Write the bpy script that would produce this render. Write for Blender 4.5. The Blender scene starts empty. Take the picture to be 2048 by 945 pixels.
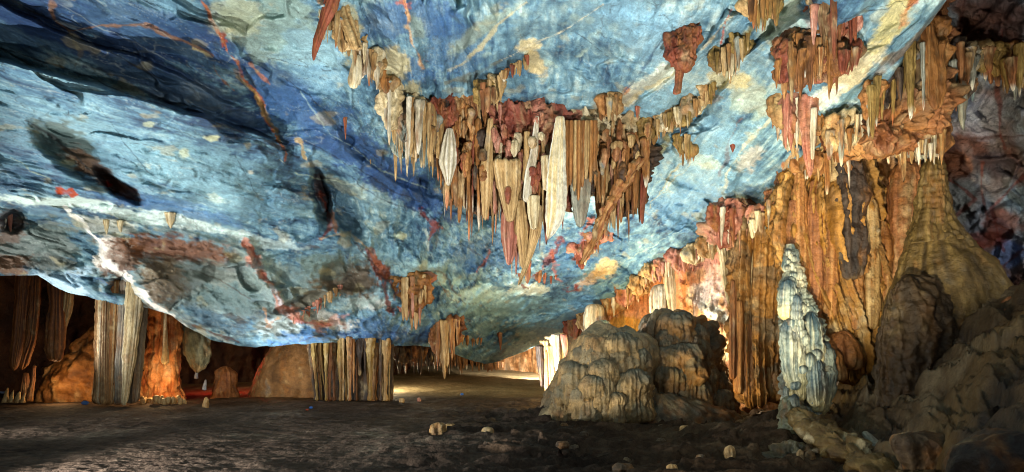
import bpy, math, random
import numpy as np
from mathutils import Vector

# ------------------------------------------------------------------ camera, world, exposure, lamps
F, HY, CH = 1117.0, 700.0, 2.5            # focal length (photo px), horizon row, eye height
scene = bpy.context.scene
cam_d = bpy.data.cameras.new('camera')
cam_d.sensor_fit = 'HORIZONTAL'; cam_d.sensor_width = 36.0
cam_d.lens = 36.0 * F / 2048.0
cam_d.shift_y = (HY - 472.5) / 2048.0
cam_d.clip_start = 0.1; cam_d.clip_end = 1000
cam = bpy.data.objects.new('camera', cam_d)
cam.location = (0, 0, CH); cam.rotation_euler = (math.radians(90), 0, 0)
scene.collection.objects.link(cam); scene.camera = cam

world = bpy.data.worlds.new('World'); scene.world = world; world.use_nodes = True
wn = world.node_tree; wn.nodes.clear()
sky = wn.nodes.new('ShaderNodeTexSky'); sky.sky_type = 'NISHITA'; sky.sun_disc = False
sky.sun_elevation = math.radians(35); sky.sun_rotation = math.radians(180)
bgn = wn.nodes.new('ShaderNodeBackground'); bgn.inputs[1].default_value = 0.05
wo = wn.nodes.new('ShaderNodeOutputWorld')
wn.links.new(sky.outputs[0], bgn.inputs[0]); wn.links.new(bgn.outputs[0], wo.inputs[0])
scene.view_settings.view_transform = 'Standard'
scene.view_settings.look = 'None'
scene.view_settings.exposure = 0.0
scene.view_settings.gamma = 1.0
scene.cycles.max_bounces = 5
scene.cycles.filter_width = 1.0
scene.cycles.diffuse_bounces = 2
scene.cycles.sample_clamp_indirect = 4.0


def W(px, py, Y):
    return np.array([(px - 1024.0) / F * Y, Y, CH + (HY - py) / F * Y])


def lamp(name, pos, aim, watts, colour=(1, 1, 1), cone=120, blend=0.6, r=0.15):
    d = bpy.data.lights.new(name, 'SPOT')
    d.energy = watts; d.color = colour; d.spot_size = math.radians(cone); d.spot_blend = blend
    d.shadow_soft_size = r
    o = bpy.data.objects.new(name, d)
    o.location = pos
    o.rotation_euler = (Vector(aim) - Vector(pos)).to_track_quat('-Z', 'Y').to_euler()
    scene.collection.objects.link(o)
    return o


def bulb(name, pos, watts, colour=(1, 1, 1), r=0.1):
    d = bpy.data.lights.new(name, 'POINT')
    d.energy = watts; d.color = colour; d.shadow_soft_size = r
    o = bpy.data.objects.new(name, d); o.location = pos
    scene.collection.objects.link(o)
    return o


WHITE = (1.0, 0.97, 0.92); COOL = (0.86, 0.94, 1.0); WARM = (1.0, 0.62, 0.28); GOLD = (1.0, 0.72, 0.3)
# unseen flood lamps assumed beside and before the tripod; several added just to brighten
lamp('floodlight', (-10.8, 9.6, 0.5), W(1000, 240, 19), 6000, WHITE, 125)
lamp('floodlight', (-6.0, 4.0, 0.5), W(300, 120, 14), 1800, WHITE, 120)
lamp('floodlight', (2.5, 4.0, 0.6), W(1100, 60, 15), 10500, WHITE, 92, 1.0)
lamp('floodlight', (8.0, 6.5, 2.6), W(1450, 200, 16), 4200, (1.0, 0.93, 0.8), 120)
lamp('floodlight', (-17.0, 14.0, 0.5), W(480, 480, 22), 3600, WHITE, 100)
lamp('floodlight', (1.5, 8.0, 0.5), W(1850, 760, 14), 380, (1.0, 0.85, 0.62), 75)  # added lamp to brighten the dark slope
lamp('floodlight', (8.8, 5.0, 3.2), W(1990, 70, 12.6), 4200, WHITE, 66, .8)  # added to lift the black upper right of the wall
lamp('floodlight', (3.2, 7.0, 0.5), W(1650, 400, 16), 7500, (1.0, 0.84, 0.56), 46, .8)  # extra lamp put in to brighten the columns on the right
lamp('floodlight', (-2.0, 10.3, 0.35), W(1270, 690, 20.5), 2600, (1.0, 0.9, 0.72), 30, .7)  # added side lamp for the two boulders
lamp('floodlight', (3.9, 9.4, 0.3), W(1606, 650, 15.2), 1200, (0.95, 1.0, 0.9), 26, .7)  # extra lamp added for the pale stalagmite alone
lamp('floodlight', (12.0, 8.6, 5.6), W(2005, 380, 15), 600, WHITE, 95, .8)  # unseen lamp added on the slope to light the right wall
# lamps further in
lamp('floodlight', W(30, 798, 22.5), W(230, 500, 21.5), 1300, WHITE, 95)
lamp('floodlight', W(560, 792, 25.0), W(600, 600, 24.5), 700, COOL, 130)
lamp('floodlight', W(1010, 780, 22.0), W(1300, 540, 26), 4200, WHITE, 120)
lamp('floodlight', W(1330, 810, 18.0), W(1560, 600, 18), 420, GOLD, 120)

# ------------------------------------------------------------------ numpy noise
def _h(ix, iy, iz, seed):
    h = (ix.astype(np.int64) * 374761393 + iy.astype(np.int64) * 668265263 + iz.astype(np.int64) * 2147483647
         + seed * 974634777) & 0xffffffff
    h = ((h ^ (h >> 13)) * 1274126177) & 0xffffffff
    h = ((h ^ (h >> 16)) * 2246822519) & 0xffffffff
    return (h ^ (h >> 15)) & 0xffffffff


def perlin(P, seed=0):
    P = np.asarray(P, dtype=np.float64)
    I = np.floor(P); f = P - I
    I = I.astype(np.int64)
    u = f * f * f * (f * (f * 6 - 15) + 10)
    out = 0
    for dx in (0, 1):
        wx = u[..., 0] if dx else 1 - u[..., 0]
        for dy in (0, 1):
            wy = u[..., 1] if dy else 1 - u[..., 1]
            for dz in (0, 1):
                wz = u[..., 2] if dz else 1 - u[..., 2]
                h = _h(I[..., 0] + dx, I[..., 1] + dy, I[..., 2] + dz, seed)
                gx = ((h & 1023) / 511.5 - 1); gy = (((h >> 10) & 1023) / 511.5 - 1); gz = (((h >> 20) & 1023) / 511.5 - 1)
                out = out + wx * wy * wz * (gx * (f[..., 0] - dx) + gy * (f[..., 1] - dy) + gz * (f[..., 2] - dz))
    return out * 1.3


def fbm(P, oc=4, seed=0, gain=0.5, lac=2.03):
    P = np.asarray(P, dtype=np.float64)
    a, s, n = 1.0, 0.0, 0.0
    for i in range(oc):
        s = s + a * perlin(P * lac ** i + 17.3 * i, seed + i); n += a; a *= gain
    return s / n * 1.6


def ridged(P, oc=3, seed=0, gain=0.5):
    a, s, n = 1.0, 0.0, 0.0
    for i in range(oc):
        s = s + a * (1 - np.abs(perlin(P * 2.07 ** i + 9.1 * i, seed + i)) * 2.2); n += a; a *= gain
    return s / n


def worley(P, seed=0):
    P = np.asarray(P, dtype=np.float64)
    I = np.floor(P).astype(np.int64); f = P - I
    d1 = np.full(P.shape[:-1], 9.0); d2 = np.full(P.shape[:-1], 9.0)
    for dx in (-1, 0, 1):
        for dy in (-1, 0, 1):
            for dz in (-1, 0, 1):
                h = _h(I[..., 0] + dx, I[..., 1] + dy, I[..., 2] + dz, seed)
                a = dx + (h & 1023) / 1023.0 - f[..., 0]
                b = dy + ((h >> 10) & 1023) / 1023.0 - f[..., 1]
                c = dz + ((h >> 20) & 1023) / 1023.0 - f[..., 2]
                d = a * a + b * b + c * c
                d2 = np.minimum(d2, np.maximum(d1, d)); d1 = np.minimum(d1, d)
    return np.sqrt(d1), np.sqrt(d2)


def facets(P, seed=0, tilt=1.0):
    """broken planes: each cell of a jittered lattice is a plane with its own tilt; returns height and edge distance"""
    P = np.asarray(P, dtype=np.float64)
    I = np.floor(P).astype(np.int64); f = P - I
    d1 = np.full(P.shape[:-1], 9.0); d2 = np.full(P.shape[:-1], 9.0); hv = np.zeros(P.shape[:-1])
    for dx in (-1, 0, 1):
        for dy in (-1, 0, 1):
            for dz in (-1, 0, 1):
                h = _h(I[..., 0] + dx, I[..., 1] + dy, I[..., 2] + dz, seed)
                a = f[..., 0] - dx - (h & 1023) / 1023.0
                b = f[..., 1] - dy - ((h >> 10) & 1023) / 1023.0
                c = f[..., 2] - dz - ((h >> 20) & 1023) / 1023.0
                d = a * a + b * b + c * c
                g = (h * 2654435761) & 0xffffffff
                v = ((g & 1023) / 511.5 - 1) * a + (((g >> 10) & 1023) / 511.5 - 1) * b + (((g >> 20) & 1023) / 511.5 - 1) * c
                v = v * tilt + ((g >> 7) & 1023) / 1023.0 * 0.5 - 0.25
                m = d < d1
                d2 = np.where(m, d1, np.minimum(d2, d)); hv = np.where(m, v, hv); d1 = np.where(m, d, d1)
    e = np.sqrt(d2) - np.sqrt(d1)
    return hv * sm(e, 0.0, 0.09), e


def sm(x, a, b):
    t = np.clip((x - a) / (b - a), 0, 1)
    return t * t * (3 - 2 * t)


def s2l(r, g, b):
    c = np.array([r, g, b]) / 255.0
    return np.where(c <= 0.04045, c / 12.92, ((c + 0.055) / 1.055) ** 2.4)


def ramp(t, cols):
    """piecewise linear ramp over a list of sRGB colours"""
    C = np.array([s2l(*c) for c in cols])
    t = np.clip(t, 0, 1) * (len(cols) - 1)
    i = np.clip(t.astype(int), 0, len(cols) - 2) if len(cols) > 1 else np.zeros(t.shape, int)
    f = (t - i)[..., None]
    return C[i] * (1 - f) + C[np.minimum(i + 1, len(cols) - 1)] * f


# ------------------------------------------------------------------ materials
def rock_material(name, bumps=((1.6, 0.25), (7, 0.12)), rough=0.62, vary=0.35, vscale=3.0, stretch=(1, 1, 1), crack=0.0, spec=0.35,
                  metal=0.0):
    m = bpy.data.materials.new(name); m.use_nodes = True
    nt = m.node_tree; nt.nodes.clear()
    N = nt.nodes.new; L = nt.links.new
    out = N('ShaderNodeOutputMaterial'); b = N('ShaderNodeBsdfPrincipled'); L(b.outputs[0], out.inputs[0])
    at = N('ShaderNodeAttribute'); at.attribute_name = 'Col'
    geo = N('ShaderNodeTexCoord'); mp = N('ShaderNodeMapping'); mp.inputs['Scale'].default_value = stretch
    L(geo.outputs['Object'], mp.inputs[0])
    n1 = N('ShaderNodeTexNoise'); n1.inputs['Scale'].default_value = vscale; n1.inputs['Detail'].default_value = 9
    n1.inputs['Roughness'].default_value = 0.68
    L(mp.outputs[0], n1.inputs['Vector'])
    mr = N('ShaderNodeMapRange'); mr.inputs['From Min'].default_value = 0.3; mr.inputs['From Max'].default_value = 0.7
    mr.inputs['To Min'].default_value = 1 - vary; mr.inputs['To Max'].default_value = 1 + vary
    L(n1.outputs[0], mr.inputs[0])
    n3 = N('ShaderNodeTexNoise'); n3.inputs['Scale'].default_value = vscale * 4.5; n3.inputs['Detail'].default_value = 5
    n3.inputs['Roughness'].default_value = 0.7; L(mp.outputs[0], n3.inputs['Vector'])
    mr3 = N('ShaderNodeMapRange'); mr3.inputs['From Min'].default_value = 0.32; mr3.inputs['From Max'].default_value = 0.68
    mr3.inputs['To Min'].default_value = 0.72; mr3.inputs['To Max'].default_value = 1.28
    L(n3.outputs[0], mr3.inputs[0]); mm = N('ShaderNodeMath'); mm.operation = 'MULTIPLY'
    L(mr.outputs[0], mm.inputs[0]); L(mr3.outputs[0], mm.inputs[1])
    mul = N('ShaderNodeVectorMath'); mul.operation = 'SCALE'
    L(at.outputs['Color'], mul.inputs[0]); L(mm.outputs[0], mul.inputs['Scale'])
    L(mul.outputs[0], b.inputs['Base Color'])
    b.inputs['Roughness'].default_value = rough
    b.inputs['Specular IOR Level'].default_value = spec
    mr2 = N('ShaderNodeMapRange'); mr2.inputs['To Min'].default_value = rough - 0.2; mr2.inputs['To Max'].default_value = rough + 0.2
    L(n1.outputs[0], mr2.inputs[0]); L(mr2.outputs[0], b.inputs['Roughness'])
    prev = None
    for sc_, st in bumps:
        nn = N('ShaderNodeTexNoise'); nn.inputs['Scale'].default_value = sc_; nn.inputs['Detail'].default_value = 8
        nn.inputs['Roughness'].default_value = 0.62
        L(mp.outputs[0], nn.inputs['Vector'])
        bp = N('ShaderNodeBump'); bp.inputs['Distance'].default_value = 1.0; bp.inputs['Strength'].default_value = 1.0
        ml = N('ShaderNodeMath'); ml.operation = 'MULTIPLY'; ml.inputs[1].default_value = st
        L(nn.outputs[0], ml.inputs[0]); L(ml.outputs[0], bp.inputs['Height'])
        if prev: L(prev.outputs[0], bp.inputs['Normal'])
        prev = bp
    if crack:
        vo = N('ShaderNodeTexVoronoi'); vo.feature = 'DISTANCE_TO_EDGE'; vo.inputs['Scale'].default_value = 0.9
        wv = N('ShaderNodeTexNoise'); wv.inputs['Scale'].default_value = 1.2; wv.inputs['Detail'].default_value = 6
        L(mp.outputs[0], wv.inputs['Vector'])
        add = N('ShaderNodeVectorMath'); add.operation = 'ADD'
        L(mp.outputs[0], add.inputs[0]); L(wv.outputs['Color'], add.inputs[1]); L(add.outputs[0], vo.inputs['Vector'])
        mk = N('ShaderNodeMapRange'); mk.inputs['From Max'].default_value = 0.05; mk.inputs['To Max'].default_value = crack
        L(vo.outputs['Distance'], mk.inputs[0])
        bp = N('ShaderNodeBump'); L(mk.outputs[0], bp.inputs['Height']); L(prev.outputs[0], bp.inputs['Normal']); prev = bp
    L(prev.outputs[0], b.inputs['Normal'])
    return m


M_CEIL = rock_material('blue_marble', ((1.3, 0.09), (7, 0.035)), 0.66, 0.24, 5.0, (1.0, 0.7, 1.0), crack=0.03)
M_WALL = rock_material('wall_rock', ((1.5, 0.22), (6, 0.06)), 0.6, 0.3, 3.0)
M_FLOW = rock_material('flowstone', ((4.0, 0.06), (16, 0.02)), 0.55, 0.3, 5.0, (1, 1, 0.35))
M_LUMP = rock_material('lumpy_flowstone', ((4.0, 0.08), (14, 0.03)), 0.55, 0.3, 5.0)
M_SLOPE = rock_material('bedded_rock', ((1.2, 0.09), (6, 0.04)), 0.6, 0.3, 3.0)
M_FLOOR = rock_material('mud_floor', ((1.0, 0.08), (8, 0.05)), 0.85, 0.35, 6.0, spec=0.12)
M_WET = rock_material('wet_flowstone', ((5.0, 0.07), (18, 0.02)), 0.38, 0.3, 5.0, (1, 1, 0.6), spec=0.5)


# ------------------------------------------------------------------ mesh helpers
def grid_faces(m, n, wrap):
    i = np.arange(m - 1)[:, None]; j = np.arange(n if wrap else n - 1)[None, :]
    j2 = (j + 1) % n
    a = i * n + j; b = i * n + j2; c = (i + 1) * n + j2; d = (i + 1) * n + j
    return np.stack([a, b, c, d], -1).reshape(-1, 4)


def link_mesh(name, V, Fq, C, mat, parent=None, origin=None, smooth=True):
    V = np.asarray(V, dtype=np.float64).reshape(-1, 3)
    if origin is None:
        origin = parent.location if parent is not None else Vector(V[0])
    org = np.array(origin)
    me = bpy.data.meshes.new(name)
    me.vertices.add(len(V)); me.vertices.foreach_set('co', (V - org).astype(np.float32).ravel())
    nf = len(Fq)
    me.loops.add(nf * 4); me.loops.foreach_set('vertex_index', Fq.astype(np.int32).ravel())
    me.polygons.add(nf); me.polygons.foreach_set('loop_start', np.arange(0, nf * 4, 4, dtype=np.int32))
    me.polygons.foreach_set('loop_total', np.full(nf, 4, dtype=np.int32))
    if smooth: me.polygons.foreach_set('use_smooth', np.ones(nf, dtype=bool))
    me.update(calc_edges=True); me.validate()
    ca = me.color_attributes.new('Col', 'FLOAT_COLOR', 'POINT')
    cc = np.ones((len(V), 4), dtype=np.float32); cc[:, :3] = np.clip(np.asarray(C).reshape(-1, 3), 0.003, 0.85)
    ca.data.foreach_set('color', cc.ravel())
    me.materials.append(mat)
    o = bpy.data.objects.new(name, me); scene.collection.objects.link(o)
    if parent is not None: o.parent = parent
    else: o.location = origin
    return o


def thing(name, label, cat, loc, group=None):
    o = bpy.data.objects.new(name, None); scene.collection.objects.link(o)
    o.location = Vector([float(v) for v in loc]); o.empty_display_size = 0.3
    o['label'] = label; o['category'] = cat
    if group: o['group'] = group
    return o


def tag(o, label, cat, group=None):
    o['label'] = label; o['category'] = cat
    if group: o['group'] = group
    return o


def hermite(x, xs, ys):
    """smooth interpolation through knots; ys (K, ...)"""
    xs = np.asarray(xs, float); ys = np.asarray(ys, float)
    m = np.gradient(ys, xs, axis=0)
    x = np.clip(x, xs[0], xs[-1])
    i = np.clip(np.searchsorted(xs, x) - 1, 0, len(xs) - 2)
    h = xs[i + 1] - xs[i]; t = (x - xs[i]) / h
    return i, t, h, m


def table(px, py, kx, ky, D):
    """bicubic-ish interpolation of D[ky][kx]"""
    D = np.asarray(D, float)
    ix, tx, hx, _ = hermite(px, kx, np.zeros(len(kx)))
    mx = np.gradient(D, kx, axis=1)

    def row(r):
        a, b = D[r, ix], D[r, ix + 1]; ma, mb = mx[r, ix], mx[r, ix + 1]
        t = tx
        return (2*t**3-3*t**2+1)*a + (t**3-2*t**2+t)*hx*ma + (-2*t**3+3*t**2)*b + (t**3-t**2)*hx*mb
    iy, ty, hy, _ = hermite(py, ky, np.zeros(len(ky)))
    R = np.stack([row(np.full(ix.shape, r)) for r in range(len(ky))], 0)
    my = np.gradient(R, np.asarray(ky, float), axis=0)
    ii = np.indices(ix.shape)
    g = lambda A, k: np.take_along_axis(A, k[None, ...], 0)[0]
    a, b, ma, mb = g(R, iy), g(R, iy + 1), g(my, iy), g(my, iy + 1)
    t = ty
    return (2*t**3-3*t**2+1)*a + (t**3-2*t**2+t)*hy*ma + (-2*t**3+3*t**2)*b + (t**3-t**2)*hy*mb


def polydist(px, py, pts):
    """distance to a polyline, signed side (+ below / right of the drawing direction), parameter 0..1"""
    pts = np.asarray(pts, float)
    best = np.full(px.shape, 1e9); side = np.zeros(px.shape); par = np.zeros(px.shape)
    n = len(pts) - 1
    for k in range(n):
        ax, ay = pts[k][:2]; bx, by = pts[k + 1][:2]
        dx, dy = bx - ax, by - ay; L2 = dx * dx + dy * dy + 1e-9
        t = np.clip(((px - ax) * dx + (py - ay) * dy) / L2, 0, 1)
        ex, ey = px - ax - t * dx, py - ay - t * dy
        d = np.sqrt(ex * ex + ey * ey)
        c = dx * ey - dy * ex
        m = d < best
        best = np.where(m, d, best); side = np.where(m, np.sign(c), side); par = np.where(m, (k + t) / n, par)
    return best, side, par


# ------------------------------------------------------------------ CEILING
LIP = np.array([(-900, 500), (-300, 520), (0, 552), (75, 552), (110, 572), (150, 590), (200, 603), (300, 618), (345, 632), (375, 655), (420, 678),
                (480, 694), (540, 694), (570, 690), (640, 686), (700, 688), (780, 692), (860, 694), (897, 703), (930, 718), (968, 729),
                (1000, 722), (1040, 706), (1075, 694), (1110, 676), (1160, 640), (1200, 615), (1260, 575), (1320, 520), (1400, 480),
                (1460, 462), (1520, 455), (1560, 400), (1590, 340), (1650, 290), (1720, 240), (1780, 170), (1830, 90), (1880, 20), (1920, -40),
                (2050, -160), (2600, -600)], float)
KX = [-900, 0, 400, 800, 1100, 1500, 1900, 2700]
KY = [-1200, -500, 0, 200, 400, 600, 750]
CY = [[4.2, 4.2, 4.2, 4.2, 4.2, 4.2, 4.2, 4.2],
      [6.2, 6.6, 6.8, 7, 7, 6.8, 6.4, 5.8],
      [10, 11.5, 12, 13, 13, 12, 10.5, 8],
      [12.5, 14, 15, 17, 17.5, 15, 12, 9.5],
      [16, 18, 20, 23, 25, 19, 14, 11],
      [21, 22.3, 23.3, 25.5, 33, 24, 17, 14],
      [25, 26, 26, 29.5, 55, 30, 22, 18]]
CD = 1.0 / np.array(CY)
# relief edges: (points, metres toward the camera on the lower/right-hand side, fall-off px, softness px)
STEPS = [
    ([(-200, 60), (0, 118), (130, 152), (280, 192), (420, 238), (520, 272), (600, 312)], 0.95, 150, 6),
    ([(-200, -60), (0, 5), (110, 60), (200, 95), (300, 120), (420, 180), (540, 250)], 0.45, 80, 5),
    ([(400, 0), (470, 105), (520, 190), (560, 280), (600, 320), (640, 400), (700, 470)], -0.25, 80, 6),
    ([(-200, 330), (0, 385), (70, 412), (130, 402), (250, 404), (360, 425), (480, 462), (600, 500), (700, 500), (800, 535), (920, 548),
      (1010, 572), (1100, 585)], -0.55, 90, 8),
    ([(1100, 585), (1010, 572), (920, 548), (800, 535)], 0.3, 60, 10),
    ([(0, 395), (60, 425), (120, 432), (160, 445), (190, 480), (225, 540), (290, 585), (345, 632)], -0.9, 110, 5),
    ([(75, 552), (120, 540), (170, 555), (240, 560), (300, 600)], -0.4, 60, 4),
    ([(480, 480), (530, 560), (600, 620), (660, 670)], 0.35, 70, 6),
    ([(720, 480), (770, 560), (800, 600), (860, 650)], 0.35, 60, 6),
    ([(600, 640), (680, 590), (760, 590), (840, 640), (960, 660)], -0.35, 60, 6),
    ([(610, 180), (700, 290), (800, 370), (900, 410), (1000, 470)], 0.30, 90, 6),
    ([(560, 290), (700, 390), (830, 440), (960, 520), (1080, 560)], -0.25, 70, 6),
    ([(1000, 60), (960, 150), (1010, 210), (1100, 235), (1250, 200), (1400, 100)], -0.30, 80, 10),
    ([(1240, 230), (1340, 160), (1420, 70), (1480, 0)], 0.25, 60, 5),
    ([(1300, 330), (1420, 210), (1480, 120), (1560, 60), (1640, 0)], 0.45, 70, 6),
    ([(1290, 470), (1420, 440), (1500, 400)], 0.2, 60, 6),
    ([(860, 650), (960, 640), (1080, 640), (1200, 590), (1330, 480)], 0.25, 60, 7),
]
# hollows: (cx, cy, rx, ry, angle deg, depth metres)
HOLES = [(684, 410, 40, 88, 22, 1.6), (640, 392, 20, 70, 10, 2.6), (150, 305, 48, 120, 52, 0.9), (236, 372, 20, 66, 52, 2.0), (245, 570, 38, 24, 10, 1.0),
         (1150, 110, 150, 80, 0, 0.5), (1010, 668, 30, 14, -20, 0.5), (330, 500, 90, 30, 12, 0.35), (705, 555, 80, 44, 0, 1.1), (600, 605, 60, 20, 20, 0.8), (380, 530, 120, 30, -10, 0.5),
         (30, 440, 34, 30, 0, 0.8), (1390, 230, 60, 30, -20, 0.4)]


def ceil_extra(px, py):
    """metres along the view, + = further"""
    e = np.zeros(px.shape)
    for pts, amp, fall, soft in STEPS:
        d, s, t = polydist(px, py, pts)
        f = np.exp(-(d / fall) ** 2) * sm(t, 0, 0.12) * sm(t, 1, 0.88)
        e -= amp * (sm(d * s, -soft, soft) - 0.5) * f * 1.6
    for cx, cy, rx, ry, a, dep in HOLES:
        c, s_ = math.cos(math.radians(a)), math.sin(math.radians(a))
        u = ((px - cx) * c - (py - cy) * s_) / rx; v = ((px - cx) * s_ + (py - cy) * c) / ry
        e += dep * sm(1 - np.sqrt(u * u + v * v) , -0.02, 0.5)
    return e


def ceil_base(px, py):
    px = np.asarray(px, float); py = np.asarray(py, float)
    return 1.0 / table(px, py, KX, KY, CD)


def cdepth(px, py):
    px = np.array([float(px)]); py = np.array([float(py)])
    return float((ceil_base(px, py) + ceil_extra(px, py))[0])


def strata(P, left):
    """anisotropic coordinates running with the bedding; left 0..1 blends two dip directions"""
    def frame(d):
        d = np.array(d, float); d /= np.linalg.norm(d)
        u = np.cross(d, [0, 0, 1.0]); u /= np.linalg.norm(u); w = np.cross(u, d)
        return d, u, w
    out = []
    for d in ((0.85, 1, -0.08), (0.02, 1, -0.12)):
        a, b, c = frame(d)
        out.append(np.stack([P @ a * 0.22, P @ b * 1.3, P @ c * 2.6], -1))
    return out


def blobs(C, px, py, items, rag=0.0):
    for it in items:
        cx, cy, rx, ry, a, col, k = it
        c, s_ = math.cos(math.radians(a)), math.sin(math.radians(a))
        u = ((px - cx) * c - (py - cy) * s_) / rx; v = ((px - cx) * s_ + (py - cy) * c) / ry
        m = sm(1.1 + rag - np.sqrt(u * u + v * v), 0, 0.42) * k
        C = C * (1 - m[..., None]) + s2l(*col) * m[..., None]
    return C


def strokes(C, px, py, items, brk=None, rag=0.0):
    for pts, w, col, k in items:
        d, s, t = polydist(px, py, pts)
        ww = w * (0.7 + 0.3 * np.sin(t * 9 + len(pts)))
        m = sm(ww * (0.85 + 1.9 * rag) - d, -ww * 0.2, ww * 0.4) * k
        if brk is not None: m = m * brk
        C = C * (1 - m[..., None]) + s2l(*col) * m[..., None]
    return C


def columns_px(step, lo=-900, hi=2600, a=-24, b=2072):
    return np.concatenate([np.linspace(lo, a, 36)[:-1], np.arange(a, b, step), np.linspace(b, hi, 36)])


RELIEF = [  # crusts that stand proud of the roof: line, width px, metres
    ([(490, 485), (505, 520), (520, 545), (545, 575), (560, 610), (590, 630)], 15, .30), ([(735, 500), (760, 540), (770, 590), (780, 620)], 15, .30),
    ([(840, 425), (870, 450), (858, 480)], 13, .25), ([(1180, 440), (1165, 480), (1150, 520)], 12, .25), ([(1120, 480), (1095, 520), (1070, 550)], 14, .25),
    ([(398, 0), (425, 45), (440, 80), (470, 120), (500, 180), (530, 220), (548, 270), (570, 320)], 8, .12), ([(812, 0), (815, 50), (822, 90), (850, 130)], 10, .2),
    ([(640, 0), (655, 25), (700, 60), (740, 110), (770, 165), (800, 200)], 12, .25), ([(1300, 330), (1350, 250), (1430, 190), (1470, 130), (1500, 60)], 12, .2),
    ([(1480, 10), (1440, 60), (1400, 100), (1350, 150), (1290, 180), (1230, 230)], 8, .1), ([(1590, 300), (1565, 360), (1530, 400), (1500, 430)], 14, .3),
    ([(1460, 330), (1450, 400)], 12, .2), ([(640, 655), (700, 630)], 12, .15), ([(1462, 20), (1452, 60), (1440, 90)], 7, .15),
]
FINE = [  # thin dark lines, shade of open joints painted in, and pale calcite veins
    ([(0, 95), (140, 140), (260, 190), (420, 240), (520, 275), (600, 315)], 3, (14, 26, 40), .8), ([(215, 100), (290, 140), (330, 165)], 3, (14, 24, 36), .8),
    ([(0, 130), (120, 155), (160, 165)], 2, (120, 160, 170), .7), ([(180, 190), (300, 235), (420, 290)], 1.6, (40, 60, 70), .6),
    ([(200, 215), (260, 300), (300, 350), (420, 400)], 1.6, (44, 62, 74), .6), ([(420, 240), (480, 330), (520, 400)], 1.6, (44, 66, 84), .6),
    ([(560, 150), (620, 190), (680, 260), (760, 320)], 1.8, (20, 40, 66), .7), ([(600, 180), (640, 240), (660, 270), (700, 290), (760, 340), (860, 380)], 1.8, (150, 176, 180), .6),
    ([(610, 280), (700, 330), (800, 390), (900, 420), (960, 440)], 2, (18, 36, 62), .7), ([(640, 310), (760, 400), (860, 430), (900, 470), (1000, 540)], 1.8, (24, 48, 78), .6),
    ([(560, 320), (600, 350), (700, 370), (760, 385)], 1.6, (170, 184, 160), .6), ([(20, 0), (90, 35), (170, 60)], 2.5, (12, 22, 36), .8),
    ([(700, 470), (720, 500), (760, 540)], 2.5, (50, 34, 26), .7), ([(850, 545), (880, 570), (905, 600), (960, 610)], 1.6, (90, 74, 56), .6),
    ([(1080, 30), (1040, 80), (1010, 120)], 1.5, (60, 80, 90), .6), ([(1180, 60), (1240, 120), (1290, 160)], 1.5, (70, 100, 120), .5),
    ([(1500, 20), (1400, 120), (1300, 200)], 1.5, (200, 214, 206), .6), ([(1540, 80), (1440, 180), (1350, 260)], 1.5, (80, 110, 130), .5),
    ([(1340, 470), (1250, 540), (1130, 600), (1000, 660)], 2, (60, 100, 130), .6), ([(1400, 440), (1290, 500), (1190, 560)], 1.6, (180, 200, 196), .5),
    ([(1330, 520), (1200, 590), (1100, 640)], 1.6, (40, 74, 104), .6), ([(560, 690), (640, 670), (760, 664), (860, 672)], 3, (20, 50, 100), .7),
    ([(250, 470), (260, 520), (240, 560)], 2, (60, 40, 26), .7), ([(380, 540), (440, 560), (500, 600)], 2, (70, 60, 44), .6), ([(300, 600), (400, 650), (520, 660)], 2, (60, 74, 80), .6),
    ([(130, 545), (200, 560), (260, 600)], 2, (60, 100, 150), .7), ([(0, 300), (60, 340), (110, 360)], 1.6, (150, 160, 130), .6), ([(50, 240), (100, 270), (170, 330), (240, 400)], 3, (40, 40, 40), .7),
]


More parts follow.
